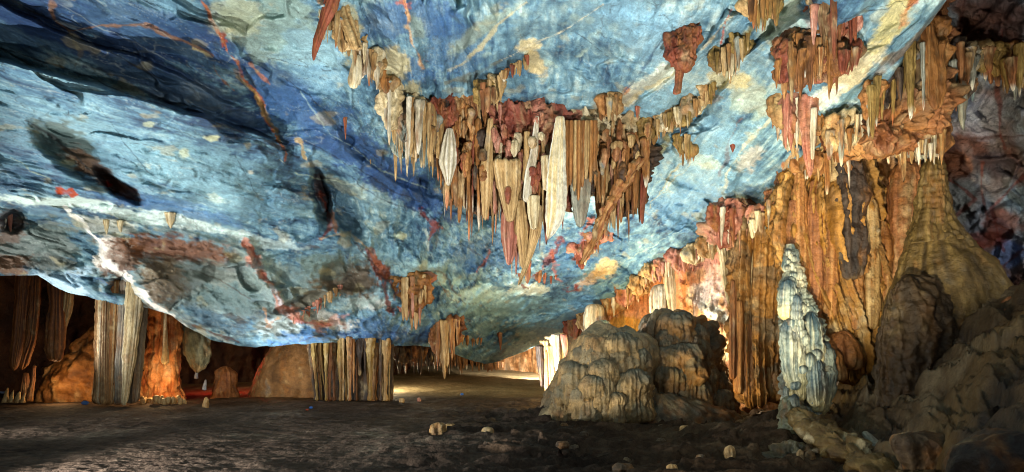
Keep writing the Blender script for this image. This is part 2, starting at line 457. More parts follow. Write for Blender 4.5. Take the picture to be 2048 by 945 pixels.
def build_ceiling():
    cx = columns_px(2.3)
    lip = np.interp(cx, LIP[:, 0], LIP[:, 1])
    lip = lip + 5 * fbm(np.stack([cx * 0.02, cx * 0, cx * 0], -1), 3, 91) * (lip > 0)
    n1, n2 = 26, 330
    top2 = np.minimum(-16, lip - 60)
    a = np.linspace(0, 1, n1)[:-1][:, None]; b = np.linspace(0, 1, n2)[:, None]
    PY = np.concatenate([-1200 * (1 - a) + top2 * a, top2 * (1 - b) + lip * b], 0)
    PX = np.broadcast_to(cx, PY.shape).copy()
    Y0 = ceil_base(PX, PY)
    P0 = np.stack([(PX - 1024) / F * Y0, Y0, CH + (HY - PY) / F * Y0], -1)
    # ragged warp of picture coordinates for drawn features
    wx = PX + 13 * fbm(P0 * 0.8, 4, 5); wy = PY + 11 * fbm(P0 * 0.8, 4, 15)
    ex = ceil_extra(wx, wy)
    s1, s2 = strata(P0, None)
    lf = sm(PX, 1000, 650)
    st = ridged(s1 * 0.9, 3, 31) * lf + ridged(s2 * 0.9, 3, 37) * (1 - lf)
    st2 = fbm(s1 * 2.6, 3, 41) * lf + fbm(s2 * 2.6, 3, 47) * (1 - lf)
    big = fbm(P0 * 0.22, 3, 51)
    mid = fbm(P0 * 0.9, 4, 61)
    f1, f2 = worley(P0 * np.array([0.55, 0.55, 0.55]) + 0.5 * mid[..., None], 71)
    facet = (f1 - 0.5)
    bed = s1 * lf[..., None] + s2 * (1 - lf[..., None])
    wv = 0.35 * fbm(P0 * 0.6, 3, 75)[..., None]
    F1_, E1 = facets(bed * np.array([1.3, 0.34, 0.30]) + wv, 81, 1.3)
    F2_, E2 = facets(bed * np.array([3.6, 0.95, 0.85]) + wv * 2, 83, 1.2)
    F3_, E3 = facets(P0 * 1.9 + wv * 2, 85, 1.2)
    amp = sm(PY, -900, 0) * 0.8 + 0.2
    low = sm(PY, 380, 560)
    ex = ex + amp * (big * 1.15 + mid * 0.16 + facet * 0.22 - st * 0.13 - st2 * 0.06
                   + 0.42 * F1_ + 0.08 * F2_ + 0.03 * F3_ * (0.4 + sm(fbm(P0 * 0.4, 2, 87), -.1, .3))) + low * 0.25 * fbm(P0 * 1.9, 3, 66)
    for pts, w_, am in RELIEF:
        d, s_, t_ = polydist(wx, wy, pts)
        k_ = sm(w_ * (1 + .7 * fbm(P0 * 1.8, 3, 93)) - d, -w_ * .3, w_ * .5)
        ex = ex - k_ * am * (0.7 + 1.3 * fbm(P0 * 3.2, 3, 95))
    pocks = np.exp(-(((PX - 1090) / 170) ** 2 + ((PY - 110) / 95) ** 2) * 1.3)
    g1, g2 = worley(P0 * np.array([2.4, 1.8, 2.4]), 77)
    ex = ex + pocks * 0.12 * (g1 - 0.45)
    rim = sm(PY, lip[None, :] - 22, lip[None, :])           # curl away toward the lip
    Y = Y0 + ex + rim ** 2 * 0.5
    V = np.stack([(PX - 1024) / F * Y, Y, CH + (HY - PY) / F * Y], -1)
    # ---- colour of the rock, some lit and shaded spots painted in
    t = 0.53 + 0.30 * fbm(P0 * 0.28, 3, 101) + 0.24 * st2 + 0.14 * fbm(P0 * 2.2, 4, 105, 0.6)
    rag = 0.55 * fbm(P0 * 0.9, 4, 107, 0.65) + 0.35 * fbm(P0 * 4.0, 3, 108, 0.7) + 0.25 * fbm(bed * 3, 3, 111)
    t = t + 0.14 * F1_ + 0.20 * F2_ + 0.12 * fbm(P0 * 6, 3, 109, 0.7) + 0.22 * fbm(bed * np.array([4.0, 5.5, 4.5]), 3, 110, 0.65)
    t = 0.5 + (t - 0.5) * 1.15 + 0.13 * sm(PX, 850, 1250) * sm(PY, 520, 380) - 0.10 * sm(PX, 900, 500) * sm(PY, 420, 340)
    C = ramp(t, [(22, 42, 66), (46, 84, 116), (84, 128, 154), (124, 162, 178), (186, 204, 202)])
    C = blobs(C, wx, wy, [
        (250, 60, 330, 70, -16, (22, 60, 112), .7), (330, 160, 300, 55, -24, (16, 48, 92), .8), (560, 190, 120, 60, -36, (24, 62, 112), .7),  # dark band: slab's turned-away shade put into the blue strata colour
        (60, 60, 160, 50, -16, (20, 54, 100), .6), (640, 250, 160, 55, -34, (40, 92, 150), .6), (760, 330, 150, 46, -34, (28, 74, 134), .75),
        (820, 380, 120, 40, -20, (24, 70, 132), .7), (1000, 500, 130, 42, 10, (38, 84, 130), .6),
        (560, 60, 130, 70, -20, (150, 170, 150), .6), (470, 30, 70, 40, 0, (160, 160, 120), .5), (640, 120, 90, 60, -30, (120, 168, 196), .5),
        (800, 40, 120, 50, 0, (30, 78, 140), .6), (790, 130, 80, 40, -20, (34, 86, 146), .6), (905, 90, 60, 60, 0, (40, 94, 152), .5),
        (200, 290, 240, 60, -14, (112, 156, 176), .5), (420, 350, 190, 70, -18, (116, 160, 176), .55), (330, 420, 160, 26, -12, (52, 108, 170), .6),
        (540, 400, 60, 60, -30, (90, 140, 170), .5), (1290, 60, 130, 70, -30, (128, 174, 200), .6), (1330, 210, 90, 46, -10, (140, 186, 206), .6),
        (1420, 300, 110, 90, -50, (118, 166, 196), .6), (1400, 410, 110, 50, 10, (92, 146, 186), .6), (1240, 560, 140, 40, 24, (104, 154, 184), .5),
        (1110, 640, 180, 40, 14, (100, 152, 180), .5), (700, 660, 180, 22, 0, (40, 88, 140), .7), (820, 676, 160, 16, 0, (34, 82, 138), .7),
        (620, 668, 60, 22, 0, (70, 140, 210), .6), (1160, 510, 90, 40, 10, (70, 124, 170), .5), (1010, 672, 34, 16, 10, (40, 74, 110), .6),  # last blob keeps the small hole's shade in the colour
        # cream, tan and white stains
        (700, 60, 22, 60, 0, (190, 186, 140), .8), (790, 130, 36, 44, -20, (188, 180, 138), .9), (820, 190, 24, 36, -20, (190, 182, 140), .9),
        (830, 60, 26, 26, 0, (176, 190, 160), .5), (965, 60, 90, 14, 36, (170, 176, 140), .5), (1060, 95, 26, 18, 20, (216, 200, 150), .9),
        (1070, 125, 20, 26, 20, (206, 186, 130), .8), (1230, 205, 70, 22, 20, (214, 190, 140), .6), (1310, 160, 60, 26, 20, (214, 216, 190), .7),
        (1490, 190, 60, 40, -40, (186, 190, 150), .5), (1450, 160, 40, 24, 0, (206, 190, 130), .7), (1430, 190, 30, 14, -20, (110, 80, 40), .6),
        (1560, 40, 60, 60, 0, (190, 190, 150), .6), (1700, 150, 110, 26, 42, (222, 208, 160), .85), (1790, 40, 80, 26, 50, (210, 196, 130), .85),
        (1640, 200, 50, 26, 20, (214, 222, 210), .8), (1600, 90, 40, 60, 0, (150, 182, 186), .5), (1410, 325, 30, 12, -10, (200, 210, 184), .45),
        (1500, 320, 40, 24, 30, (200, 180, 140), .5), (1210, 540, 34, 18, 30, (214, 190, 130), .8), (1180, 560, 40, 14, 30, (200, 160, 110), .6),
        (420, 275, 16, 9, 0, (184, 190, 150), .8), (370, 310, 14, 10, 0, (170, 176, 140), .7), (430, 400, 24, 10, -20, (196, 206, 190), .6),
        (300, 250, 18, 6, 0, (176, 186, 150), .6), (500, 350, 12, 8, 0, (190, 180, 150), .6), (800, 470, 12, 9, 0, (190, 200, 160), .7),
        (690, 375, 50, 12, -24, (196, 196, 150), .6), (740, 390, 60, 12, -24, (160, 190, 200), .5),
        # white ledge and lip; lamp-lit strip and spots painted into the colour
        (110, 405, 130, 14, -2, (206, 222, 214), .9), (330, 440, 160, 16, -10, (202, 222, 222), .9), (520, 480, 90, 14, -12, (206, 224, 226), .8),
        (230, 455, 70, 24, 0, (176, 176, 150), .6), (215, 505, 28, 34, -20, (238, 232, 220), 1), (120, 566, 70, 14, -22, (190, 220, 246), .95),
        (300, 610, 46, 10, -22, (214, 228, 240), .9), (860, 545, 80, 24, -10, (176, 212, 212), .7), (950, 590, 60, 20, 0, (190, 220, 214), .7),
        (1060, 580, 50, 14, 10, (214, 224, 204), .8), (560, 650, 60, 20, 10, (226, 236, 238), .9), (650, 640, 60, 18, -10, (214, 210, 196), .8),
        (740, 610, 50, 16, 0, (206, 206, 190), .7), (1000, 610, 110, 26, 0, (140, 186, 196), .5), (520, 560, 40, 26, 30, (170, 200, 204), .6),
        (160, 545, 60, 12, 20, (180, 210, 236), .7),
        # brown/grey of the lower slabs
        (420, 560, 260, 100, -14, (126, 136, 130), .8), (330, 440, 160, 14, -10, (206, 218, 214), .9), (640, 570, 180, 60, 0, (150, 170, 170), .5), (215, 505, 28, 34, -20, (238, 232, 220), 1),  # last blob repeats the lamp-white spot painted on the slab
        (60, 490, 110, 60, 0, (104, 116, 110), .9), (20, 530, 60, 22, 0, (110, 74, 44), .8), (100, 530, 60, 16, 0, (78, 88, 84), .7),
        (20, 450, 40, 40, 0, (92, 62, 42), .7), (350, 500, 130, 30, -8, (112, 66, 34), .85), (400, 560, 120, 46, -10, (120, 132, 122), .8),
        (330, 560, 50, 50, 0, (110, 84, 50), .7), (460, 600, 70, 36, -10, (96, 124, 130), .7), (430, 640, 70, 20, -20, (66, 108, 140), .6),
        (245, 520, 40, 60, -20, (102, 64, 34), .8), (130, 290, 44, 80, 50, (84, 98, 90), .85), (190, 340, 20, 80, 52, (86, 58, 32), .85),
        (238, 374, 14, 56, 52, (84, 54, 34), .8), (700, 560, 70, 34, 0, (96, 76, 48), .85), (640, 530, 60, 26, 0, (92, 112, 104), .7),
        (760, 500, 50, 22, -20, (104, 146, 160), .5), (520, 515, 60, 20, -10, (150, 168, 160), .5), 
         (620, 600, 50, 16, 20, (110, 96, 66), .7), (470, 640, 30, 8, -30, (50, 30, 20), .6),
        (1640, 60, 24, 60, 20, (120, 58, 36), .4),
        (690, 420, 32, 74, 22, (40, 70, 94), .6), (640, 385, 12, 56, 10, (74, 50, 36), .8)], rag)  # first blob paints the blue shade beside the hollow
    br = sm(fbm(P0 * 1.6, 3, 131), -0.55, -0.05)
    C = strokes(C, wx, wy, [
        # rust veins and fractures
        ([(398, 0), (425, 45), (440, 80), (470, 120), (500, 180), (530, 220), (548, 270), (570, 320)], 6, (150, 84, 38), .9),
        ([(440, 70), (444, 92)], 9, (126, 52, 22), .9), ([(500, 130), (540, 170)], 5, (160, 100, 50), .7), ([(430, 130), (462, 178)], 4, (140, 96, 50), .7),
        ([(470, 140), (545, 245), (560, 290)], 8, (176, 150, 90), .6),
        ([(95, 0), (112, 40), (140, 62), (200, 50), (240, 48), (300, 52), (370, 78), (430, 110)], 6, (128, 92, 52), .75),
        ([(140, 60), (160, 100), (150, 130)], 7, (112, 100, 66), .5), ([(390, 95), (430, 115)], 3, (196, 176, 120), .8),
        ([(640, 390), (660, 460), (640, 480)], 8, (128, 52, 24), .8), ([(596, 285), (620, 330)], 6, (176, 150, 96), .8),
        ([(660, 430), (668, 470)], 8, (186, 120, 70), .7), ([(120, 382), (152, 388)], 9, (150, 54, 16), 1), ([(212, 362), (222, 376)], 8, (150, 40, 14), .9),
        ([(640, 0), (655, 25), (700, 60), (740, 110), (770, 165), (800, 200)], 8, (170, 132, 84), .8),
        ([(812, 0), (815, 50), (822, 90), (850, 130)], 8, (194, 150, 100), .9), ([(805, 5), (820, 20)], 12, (190, 110, 80), .8),
        ([(1050, 0), (985, 70), (925, 125), (900, 140)], 5, (190, 180, 136), .8), ([(1210, 10), (1110, 70), (1000, 125)], 3, (222, 214, 180), .8),
        ([(1000, 125), (940, 160), (900, 165)], 7, (110, 110, 84), .7),
        ([(1480, 10), (1440, 60), (1400, 100), (1350, 150), (1290, 180), (1230, 230)], 7, (212, 190, 130), .55),
        ([(1250, 180), (1225, 200)], 8, (180, 100, 40), .8), ([(1335, 70), (1300, 120), (1240, 190)], 5, (50, 84, 116), .8),
        ([(1462, 20), (1452, 60), (1440, 90)], 5, (176, 84, 60), .9), ([(1300, 330), (1350, 250), (1430, 190), (1470, 130), (1500, 60)], 10, (150, 140, 80), .8),
        ([(1560, 200), (1530, 260), (1490, 290), (1460, 330), (1450, 400)], 5, (190, 190, 160), .7),
        ([(1480, 240), (1455, 300), (1440, 350)], 6, (120, 76, 56), .5),
        ([(1400, 270), (1350, 340), (1300, 420)], 3, (180, 170, 120), .7), ([(1380, 320), (1320, 400)], 2, (180, 170, 120), .6),
        ([(1900, 0), (1800, 110), (1720, 190), (1640, 260)], 10, (120, 90, 40), .7), ([(1830, 10), (1790, 60)], 12, (190, 96, 36), .8),
        ([(1590, 300), (1565, 360), (1530, 400), (1500, 430)], 12, (190, 150, 90), .8), ([(1570, 330), (1560, 370)], 5, (190, 120, 50), .8),
        ([(840, 425), (870, 450), (858, 480)], 11, (124, 60, 48), .85), ([(852, 460), (856, 500)], 10, (190, 200, 186), .8),
        ([(980, 500), (955, 545)], 4, (150, 80, 44), .8), ([(870, 545), (900, 560), (920, 590)], 5, (120, 86, 60), .6),
        ([(1180, 440), (1165, 480), (1150, 520)], 10, (160, 84, 50), .8), ([(1120, 480), (1095, 520), (1070, 550)], 12, (128, 66, 46), .8),
        ([(1150, 575), (1130, 580)], 8, (120, 34, 26), .9), ([(1100, 500), (1120, 560)], 6, (166, 90, 60), .7),
        ([(1040, 565), (1055, 575)], 5, (120, 50, 40), .8),
        # lower slabs
        ([(490, 485), (505, 520), (520, 545), (545, 575), (560, 610), (590, 630)], 13, (188, 126, 104), .9),
        ([(500, 500), (540, 565)], 6, (150, 74, 58), .7), ([(735, 500), (760, 540), (770, 590), (780, 620)], 13, (112, 54, 38), .85),
        ([(745, 500), (770, 550), (800, 590)], 8, (150, 84, 50), .7), ([(530, 622), (545, 650), (560, 640)], 8, (200, 150, 110), .7),
        ([(640, 655), (700, 630)], 12, (190, 120, 96), .5), ([(600, 640), (660, 650)], 8, (186, 100, 84), .7),
        ([(640, 480), (700, 470), (740, 500)], 4, (170, 150, 110), .6), ([(600, 490), (640, 500)], 4, (90, 60, 40), .6),
        ([(130, 420), (170, 448), (192, 480), (205, 510), (230, 545), (262, 570), (300, 592), (345, 630), (370, 655)], 9, (240, 240, 232), .95),  # slab rim, and the spot after it: lamp glare painted white
        ([(250, 550), (262, 560)], 10, (250, 246, 236), 1), ([(370, 655), (420, 672), (470, 688)], 4, (200, 216, 222), .9),
        ([(385, 650), (430, 668), (480, 684)], 5, (96, 60, 40), .8), ([(140, 430), (200, 440), (280, 450)], 8, (214, 220, 206), .6),
        ([(250, 470), (330, 470), (400, 480)], 7, (96, 50, 26), .7), ([(560, 600), (540, 570)], 8, (200, 214, 220), .6),
        ([(800, 560), (790, 600)], 5, (120, 70, 44), .7), ([(880, 565), (900, 600)], 3, (110, 80, 60), .6),
        ([(640, 700), (560, 690), (540, 690)], 6, (60, 120, 190), .8),
    ], br * 0.6 + 0.4, rag)
    C = strokes(C, PX + 5 * fbm(P0 * 1.6, 3, 118), PY + 5 * fbm(P0 * 1.6, 3, 119), FINE, None, rag)
    lum = (C @ np.array([.25, .6, .15]))[..., None]; sat = C[..., 2:3] - C[..., 0:1]
    C = C * (1 - .20 * (sat > 0)) + lum * .20 * (sat > 0)
    sb = sm(sat[..., 0], 0.0, 0.06)[..., None]
    C = C * (1 + sb * (np.array([.88, .98, .95]) - 1))      # slate blue leaning to teal, as the marble is
    # pale calcite threads and dark hair cracks in the marble
    cr = np.abs(perlin(bed * 1.1 + 0.6 * mid[..., None], 201)); cr2 = np.abs(perlin(bed * 2.6 + 0.6 * mid[..., None], 205))
    th = (sm(cr, 0.018, 0.004) * 0.22 + sm(cr2, 0.02, 0.004) * 0.22) * sm(fbm(P0 * 0.5, 2, 209), -0.1, 0.25)
    C = C * (1 - th[..., None]) + s2l(196, 210, 200) * th[..., None]
    dk = sm(np.abs(perlin(P0 * 0.55 + 0.8 * mid[..., None] + 30, 211)), 0.016, 0.003) * 0.6 * sm(fbm(P0 * 0.5 + 9, 2, 219), -0.1, 0.25)
    C = C * (1 - dk[..., None]) + s2l(40, 44, 46) * dk[..., None]
    # speckled pale scales where the roof is pock-marked
    sp = sm(0.42 - g1, 0.0, 0.12) * sm(fbm(P0 * 1.3, 3, 221), -0.1, 0.3) * np.clip(pocks * 1.3, 0, 1) * 0.8
    C = C * (1 - sp[..., None]) + s2l(176, 200, 186) * sp[..., None]
    tn = sm(fbm(P0 * 1.1, 4, 231), 0.36, 0.52) * 0.35
    C = C * (1 - tn[..., None]) + s2l(176, 166, 120) * tn[..., None]
    # the roof carries on behind the lip, rising into the rear chambers
    rows_v, rows_c = [V], [C]
    lp = V[-1]
    for t_ in (0.02, 0.06, 0.15, 0.3, 0.5, 0.8, 1.2):
        k = 1 + t_
        q = lp.copy()
        q[:, 0] = lp[:, 0] * k; q[:, 1] = lp[:, 1] * k
        q[:, 2] = CH + np.maximum((lp[:, 2] - CH) * k, (lp[:, 2] - CH)) + t_ * 1.8 + 0.4 * t_ * fbm(lp * 0.5 + t_ * 7, 2, 241)
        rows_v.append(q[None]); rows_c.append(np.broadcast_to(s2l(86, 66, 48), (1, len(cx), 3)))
    V = np.concatenate(rows_v, 0); C = np.concatenate(rows_c, 0)
    m, n = V.shape[:2]
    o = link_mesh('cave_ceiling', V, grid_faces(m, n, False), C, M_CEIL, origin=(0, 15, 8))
    o['kind'] = 'structure'
    return o


# ------------------------------------------------------------------ WALLS
def wall_plan(px):
    return np.interp(px, [950, 1100, 1200, 1313, 1420, 1526, 1700, 1850, 2021, 2300, 2700], [62, 50, 36, 29, 24.5, 22, 18.8, 16.8, 15.3, 12.5, 9.5])


def build_right_wall():
    cx = np.concatenate([np.arange(985, 2072, 2.6), np.linspace(2072, 2700, 40)])
    ry = np.concatenate([np.linspace(-900, -20, 24)[:-1], np.arange(-20, 850, 2.8), np.array([870, 900])])
    PX, PY = np.meshgrid(cx, ry)
    Y0 = wall_plan(PX) * (1 - 0.26 * sm(PY, 520, -250))
    P0 = np.stack([(PX - 1024) / F * Y0, Y0, CH + (HY - PY) / F * Y0], -1)
    wx = PX + 10 * fbm(P0 * 0.9, 4, 305); wy = PY + 10 * fbm(P0 * 0.9, 4, 315)
    fl = ridged(P0 * np.array([2.2, 2.2, 0.25]), 3, 321)          # flowstone fluting
    mid = fbm(P0 * 0.8, 4, 331); big = fbm(P0 * 0.3, 3, 335)
    f1, f2 = worley(P0 * np.array([0.6, 0.6, 0.45]) + 0.5 * mid[..., None], 341)
    flow = sm(PX, 1860, 1780) * sm(PY, 100, 330)
    Fa, Ea = facets(P0 * 0.75 + 0.4 * mid[..., None], 345, 1.2); Fb, Eb = facets(P0 * 2.2 + 0.4 * mid[..., None], 347, 1.2)
    rag = 0.42 * fbm(P0 * 1.1, 4, 348, 0.6) + 0.25 * fbm(P0 * 4.0, 3, 349, 0.65)
    ex = big * 0.8 + mid * 0.35 + (f1 - 0.5) * 0.4 - fl * 0.34 * flow + 0.12 * fbm(P0 * 3, 3, 343) + (1 - 0.6 * flow) * (0.5 * Fa + 0.2 * Fb)
    Y = Y0 + ex
    V = np.stack([(PX - 1024) / F * Y, Y, CH + (HY - PY) / F * Y], -1)
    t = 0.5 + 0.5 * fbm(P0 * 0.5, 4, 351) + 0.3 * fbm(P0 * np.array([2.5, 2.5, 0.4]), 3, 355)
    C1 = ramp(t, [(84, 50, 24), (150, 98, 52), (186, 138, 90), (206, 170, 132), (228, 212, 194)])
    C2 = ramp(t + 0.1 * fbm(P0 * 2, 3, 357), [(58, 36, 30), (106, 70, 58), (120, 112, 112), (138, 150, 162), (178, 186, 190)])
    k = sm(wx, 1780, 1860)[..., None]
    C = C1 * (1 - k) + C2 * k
    C = blobs(C, wx, wy, [
        (1300, 610, 140, 60, 30, (224, 160, 110), .7), (1330, 590, 90, 50, 20, (220, 144, 96), .6), (1410, 590, 40, 30, 0, (240, 224, 206), .9), (1440, 560, 30, 50, 0, (226, 190, 170), .6),
        (1390, 520, 60, 26, 20, (206, 140, 120), .7), (1470, 510, 40, 60, 0, (196, 120, 96), .6), (1430, 625, 40, 14, -30, (220, 222, 206), .95),
        (1250, 655, 50, 22, 0, (232, 176, 84), .9), (1180, 650, 50, 22, 0, (150, 82, 50), .7), (1130, 690, 50, 20, 0, (206, 190, 160), .6),
        (1500, 460, 60, 50, 0, (196, 130, 120), .8), (1660, 500, 120, 150, 0, (140, 84, 32), .7), (1520, 620, 50, 160, 0, (156, 98, 46), .7),
        (1460, 740, 30, 40, 0, (90, 50, 18), .9), (1450, 700, 20, 30, 0, (160, 150, 110), .7),
        (1930, 60, 60, 60, 0, (104, 66, 40), .6), (2000, 40, 60, 60, 0, (84, 58, 50), .7), (1890, 40, 30, 30, 0, (176, 196, 206), .6),
        (1900, 110, 34, 24, 0, (150, 152, 160), .7), (1880, 60, 30, 40, 20, (150, 110, 50), .7), (1960, 240, 60, 50, 0, (150, 152, 166), .6),
        (1920, 400, 40, 50, 0, (150, 160, 156), .6), (1990, 330, 60, 26, 0, (52, 48, 54), .7), (2000, 450, 50, 40, 0, (140, 70, 46), .7),
        (2020, 510, 40, 30, 0, (110, 136, 186), .8), (1990, 570, 40, 30, 0, (112, 130, 170), .7), (1940, 500, 40, 20, 0, (126, 66, 46), .6),
        (2030, 400, 30, 30, 0, (130, 160, 180), .6), (1970, 480, 50, 20, 10, (140, 64, 42), .7), (1910, 330, 30, 30, 0, (160, 100, 60), .6),
    ], rag)
    C = strokes(C, wx, wy, [
        ([(1870, 290), (1930, 280), (2048, 275)], 5, (70, 40, 30), .8), ([(2000, 60), (1990, 180), (2010, 300)], 6, (110, 44, 28), .7),
        ([(1890, 350), (1950, 400), (1900, 450), (1960, 500)], 6, (128, 54, 34), .7), ([(2048, 350), (1980, 420), (2010, 500)], 7, (120, 46, 34), .7),
        ([(1960, 330), (1970, 440), (2040, 470)], 6, (110, 50, 30), .7), ([(2000, 540), (2048, 500)], 5, (120, 70, 60), .7),
        ([(1930, 0), (1920, 60), (1960, 90)], 7, (84, 44, 34), .7), ([(1860, 160), (1900, 200), (1890, 260)], 7, (100, 60, 40), .7)], None, rag)
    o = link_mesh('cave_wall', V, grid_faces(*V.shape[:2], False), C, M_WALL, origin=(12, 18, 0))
    o['kind'] = 'structure'


def build_back_wall():
    """left, rear and far walls: a sheet that follows a plan line"""
    plan = np.array([(-14, -6), (-17, 4), (-24, 14), (-31, 24), (-30, 36), (-20, 41), (-10, 42), (-10.5, 52), (-12, 64), (-6, 76), (1, 80), (6, 76), (5, 60), (4, 52)], float)
    d = np.concatenate([[0], np.cumsum(np.linalg.norm(np.diff(plan, axis=0), axis=1))])
    s = np.arange(0, d[-1], 0.16)
    X = np.interp(s, d, plan[:, 0]); Y = np.interp(s, d, plan[:, 1])
    k = np.ones(15) / 15
    X = np.convolve(np.pad(X, 7, 'edge'), k, 'valid'); Y = np.convolve(np.pad(Y, 7, 'edge'), k, 'valid')
    tx, ty = np.gradient(X), np.gradient(Y); l = np.hypot(tx, ty); nx, ny = ty / l, -tx / l
    z = np.arange(-1, 13, 0.14)
    Z, XX = np.meshgrid(z, X, indexing='ij'); _, YY = np.meshgrid(z, Y, indexing='ij')
    P0 = np.stack([XX, YY, Z], -1)
    e = 1.0 * fbm(P0 * 0.3, 3, 401) + 0.5 * ridged(P0 * np.array([1.2, 1.2, 0.4]), 3, 405) + 0.25 * fbm(P0 * 1.5, 3, 409)
    V = P0 + np.stack([nx * e, ny * e, 0 * e], -1)
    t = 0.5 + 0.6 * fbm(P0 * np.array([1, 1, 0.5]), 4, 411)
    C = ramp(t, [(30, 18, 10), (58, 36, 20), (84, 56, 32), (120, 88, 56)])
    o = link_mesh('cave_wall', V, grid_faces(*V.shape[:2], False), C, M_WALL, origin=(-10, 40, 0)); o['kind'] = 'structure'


# ------------------------------------------------------------------ FLOOR
def slope_x0(y):
    return np.interp(y, [0, 7, 10, 12.5, 15, 20], [3.8, 4.9, 6.5, 7.4, 7.8, 9.6])


def slope_h(x, y):
    x0 = slope_x0(y)
    return -0.5 + 0.5 * sm(x, x0 - 1.2, x0) + sm(x, x0 - .3, x0 + np.interp(y, [0, 8, 16], [5.5, 5.0, 4.4])) * 3.85


def floor_h(x, y):
    P = np.stack([x, y, 0 * x], -1)
    z = 0.10 * fbm(P * 0.35, 3, 501) + 0.05 * fbm(P * 1.7, 4, 505, 0.6)
    right = sm(x, -4.5, 0.5) * sm(y, 30, 20)
    led = ridged(P * np.array([0.35, 1.0, 1]) + 0.3 * fbm(P * 0.6, 3, 511)[..., None], 4, 515, 0.6)
    z = z + right * (0.22 * led - 0.12 + 0.08 * fbm(P * np.array([1.2, 3.0, 1]), 4, 519, 0.6))
    Fa, Ea = facets(np.stack([x * .28, y * 1.3, 0 * x], -1) + 0.4 * fbm(P * 0.8, 3, 531)[..., None], 533, 1.0); Fb, Eb = facets(np.stack([x * .9, y * 3.6, 0 * x], -1) + 0.4 * fbm(P * 1.5, 3, 535)[..., None], 537, 1.0)
    z = z + right * (0.26 * Fa + 0.12 * Fb) + 0.03 * Fb
    z = z + 0.28 * np.exp(-(((x + 1.3) / 2.2) ** 2 + ((y - 14.5) / 1.8) ** 2))
    z = z + 0.5 * np.exp(-(((x - 7.2) / 1.6) ** 2 + ((y - 15.3) / 1.4) ** 2))
    z = z + 0.35 * np.exp(-(((x - 2.2) / 2.4) ** 2 + ((y - 20.5) / 1.0) ** 2))
    z = z + sm(y, 30, 70) * 0.6
    return z


def build_floor():
    cx = columns_px(3.0)
    Yr = np.exp(np.arange(math.log(9.0), math.log(85), 0.0042))
    Y, PX = np.meshgrid(Yr, cx, indexing='ij')
    X = (PX - 1024) / F * Y
    # nearer rows keep their width so the sheet also runs under and behind the tripod
    near = np.linspace(-8, 9.0, 60)[:-1]
    Yn, _ = np.meshgrid(near, cx, indexing='ij')
    Xn = np.broadcast_to(X[0], Yn.shape)
    X = np.concatenate([Xn, X], 0); Y = np.concatenate([Yn, Y], 0)
    Z = floor_h(X, Y)
    P = np.stack([X, Y, 0 * X], -1)
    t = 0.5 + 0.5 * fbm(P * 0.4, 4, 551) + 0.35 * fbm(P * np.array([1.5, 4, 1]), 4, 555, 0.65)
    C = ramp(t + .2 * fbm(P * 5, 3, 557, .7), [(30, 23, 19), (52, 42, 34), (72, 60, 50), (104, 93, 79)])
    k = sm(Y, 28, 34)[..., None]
    C = C * (1 - k) + ramp(t, [(120, 104, 74), (150, 132, 98), (176, 156, 120)]) * k  # far passage floor paled, lamp-lit look helped by the colour
    C = C * (1 + 0.55 * sm(X, 1.0, -5.0) * sm(Y, 30, 26))[..., None]  # left floor lightened in colour in place of a lamp
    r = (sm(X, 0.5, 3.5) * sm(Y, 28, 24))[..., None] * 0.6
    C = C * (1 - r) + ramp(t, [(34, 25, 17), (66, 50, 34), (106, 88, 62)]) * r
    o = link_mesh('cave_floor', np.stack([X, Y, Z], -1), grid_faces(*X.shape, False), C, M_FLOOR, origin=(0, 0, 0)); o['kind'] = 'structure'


def build_slope():
    x = np.arange(2.5, 24, 0.035); y = np.concatenate([np.arange(-6, 5, 0.4), np.arange(5, 20, 0.045)])
    X, Y = np.meshgrid(x, y)
    Z = slope_h(X, Y)
    P = np.stack([X, Y, Z], -1)
    mid = fbm(P * 0.5, 3, 601)
    f1, f2 = worley(P * np.array([0.42, 0.6, 0.6]) + 0.45 * mid[..., None], 605)
    st = fbm(np.stack([X * 0.25, Y * 0.5, Z * 3.0 + X * 0.5], -1), 4, 609, 0.6)
    k = sm(X - slope_x0(Y), -1.5, 1.5)
    bd = np.stack([X * .20, Y * .45, Z * 1.5 + X * .25], -1) + .35 * mid[..., None]
    Fa, Ea = facets(bd, 613, 1.3); Fb, Eb = facets(bd * 2.7, 615, 1.2)
    Z = Z + k * (0.32 * Fa + 0.07 * Fb + 0.3 * mid + 0.10 * (0.55 - f1) + 0.42 * st + 0.05 * fbm(P * 2.5, 3, 611))
    gv = sm(np.abs(perlin(bd * 3.1 + 3)), .05, .0) * sm(fbm(P * .5, 2, 617), -.3, .2)
    gv = np.maximum(gv, sm(np.abs(perlin(bd * np.array([3, 3, 7]) + 8)), .05, .0) * .7)
    Z = Z - k * .16 * gv
    t = 0.5 + 0.5 * fbm(P * 0.6, 4, 621) + 0.4 * fbm(np.stack([X * 0.4, Y, Z * 4], -1), 4, 625)
    C = ramp(t + .3 * Fb + .2 * Fa, [(20, 15, 11), (46, 36, 24), (72, 58, 38), (100, 88, 66)])
    C = C * (1 - .2 * gv[..., None])  # grooves a little darker: joint dirt and shade in the colour
    b = sm(fbm(P * 0.35, 3, 629), 0.1, 0.5)[..., None] * 0.5
    C = C * (1 - b) + s2l(92, 72, 36) * b
    V = np.stack([X, Y, Z], -1)
    o = link_mesh('rock_slope', V, grid_faces(*X.shape, False), C, M_SLOPE, origin=(8, 10, 0)); o['kind'] = 'structure'


build_ceiling(); build_right_wall(); build_back_wall(); build_floor(); build_slope()

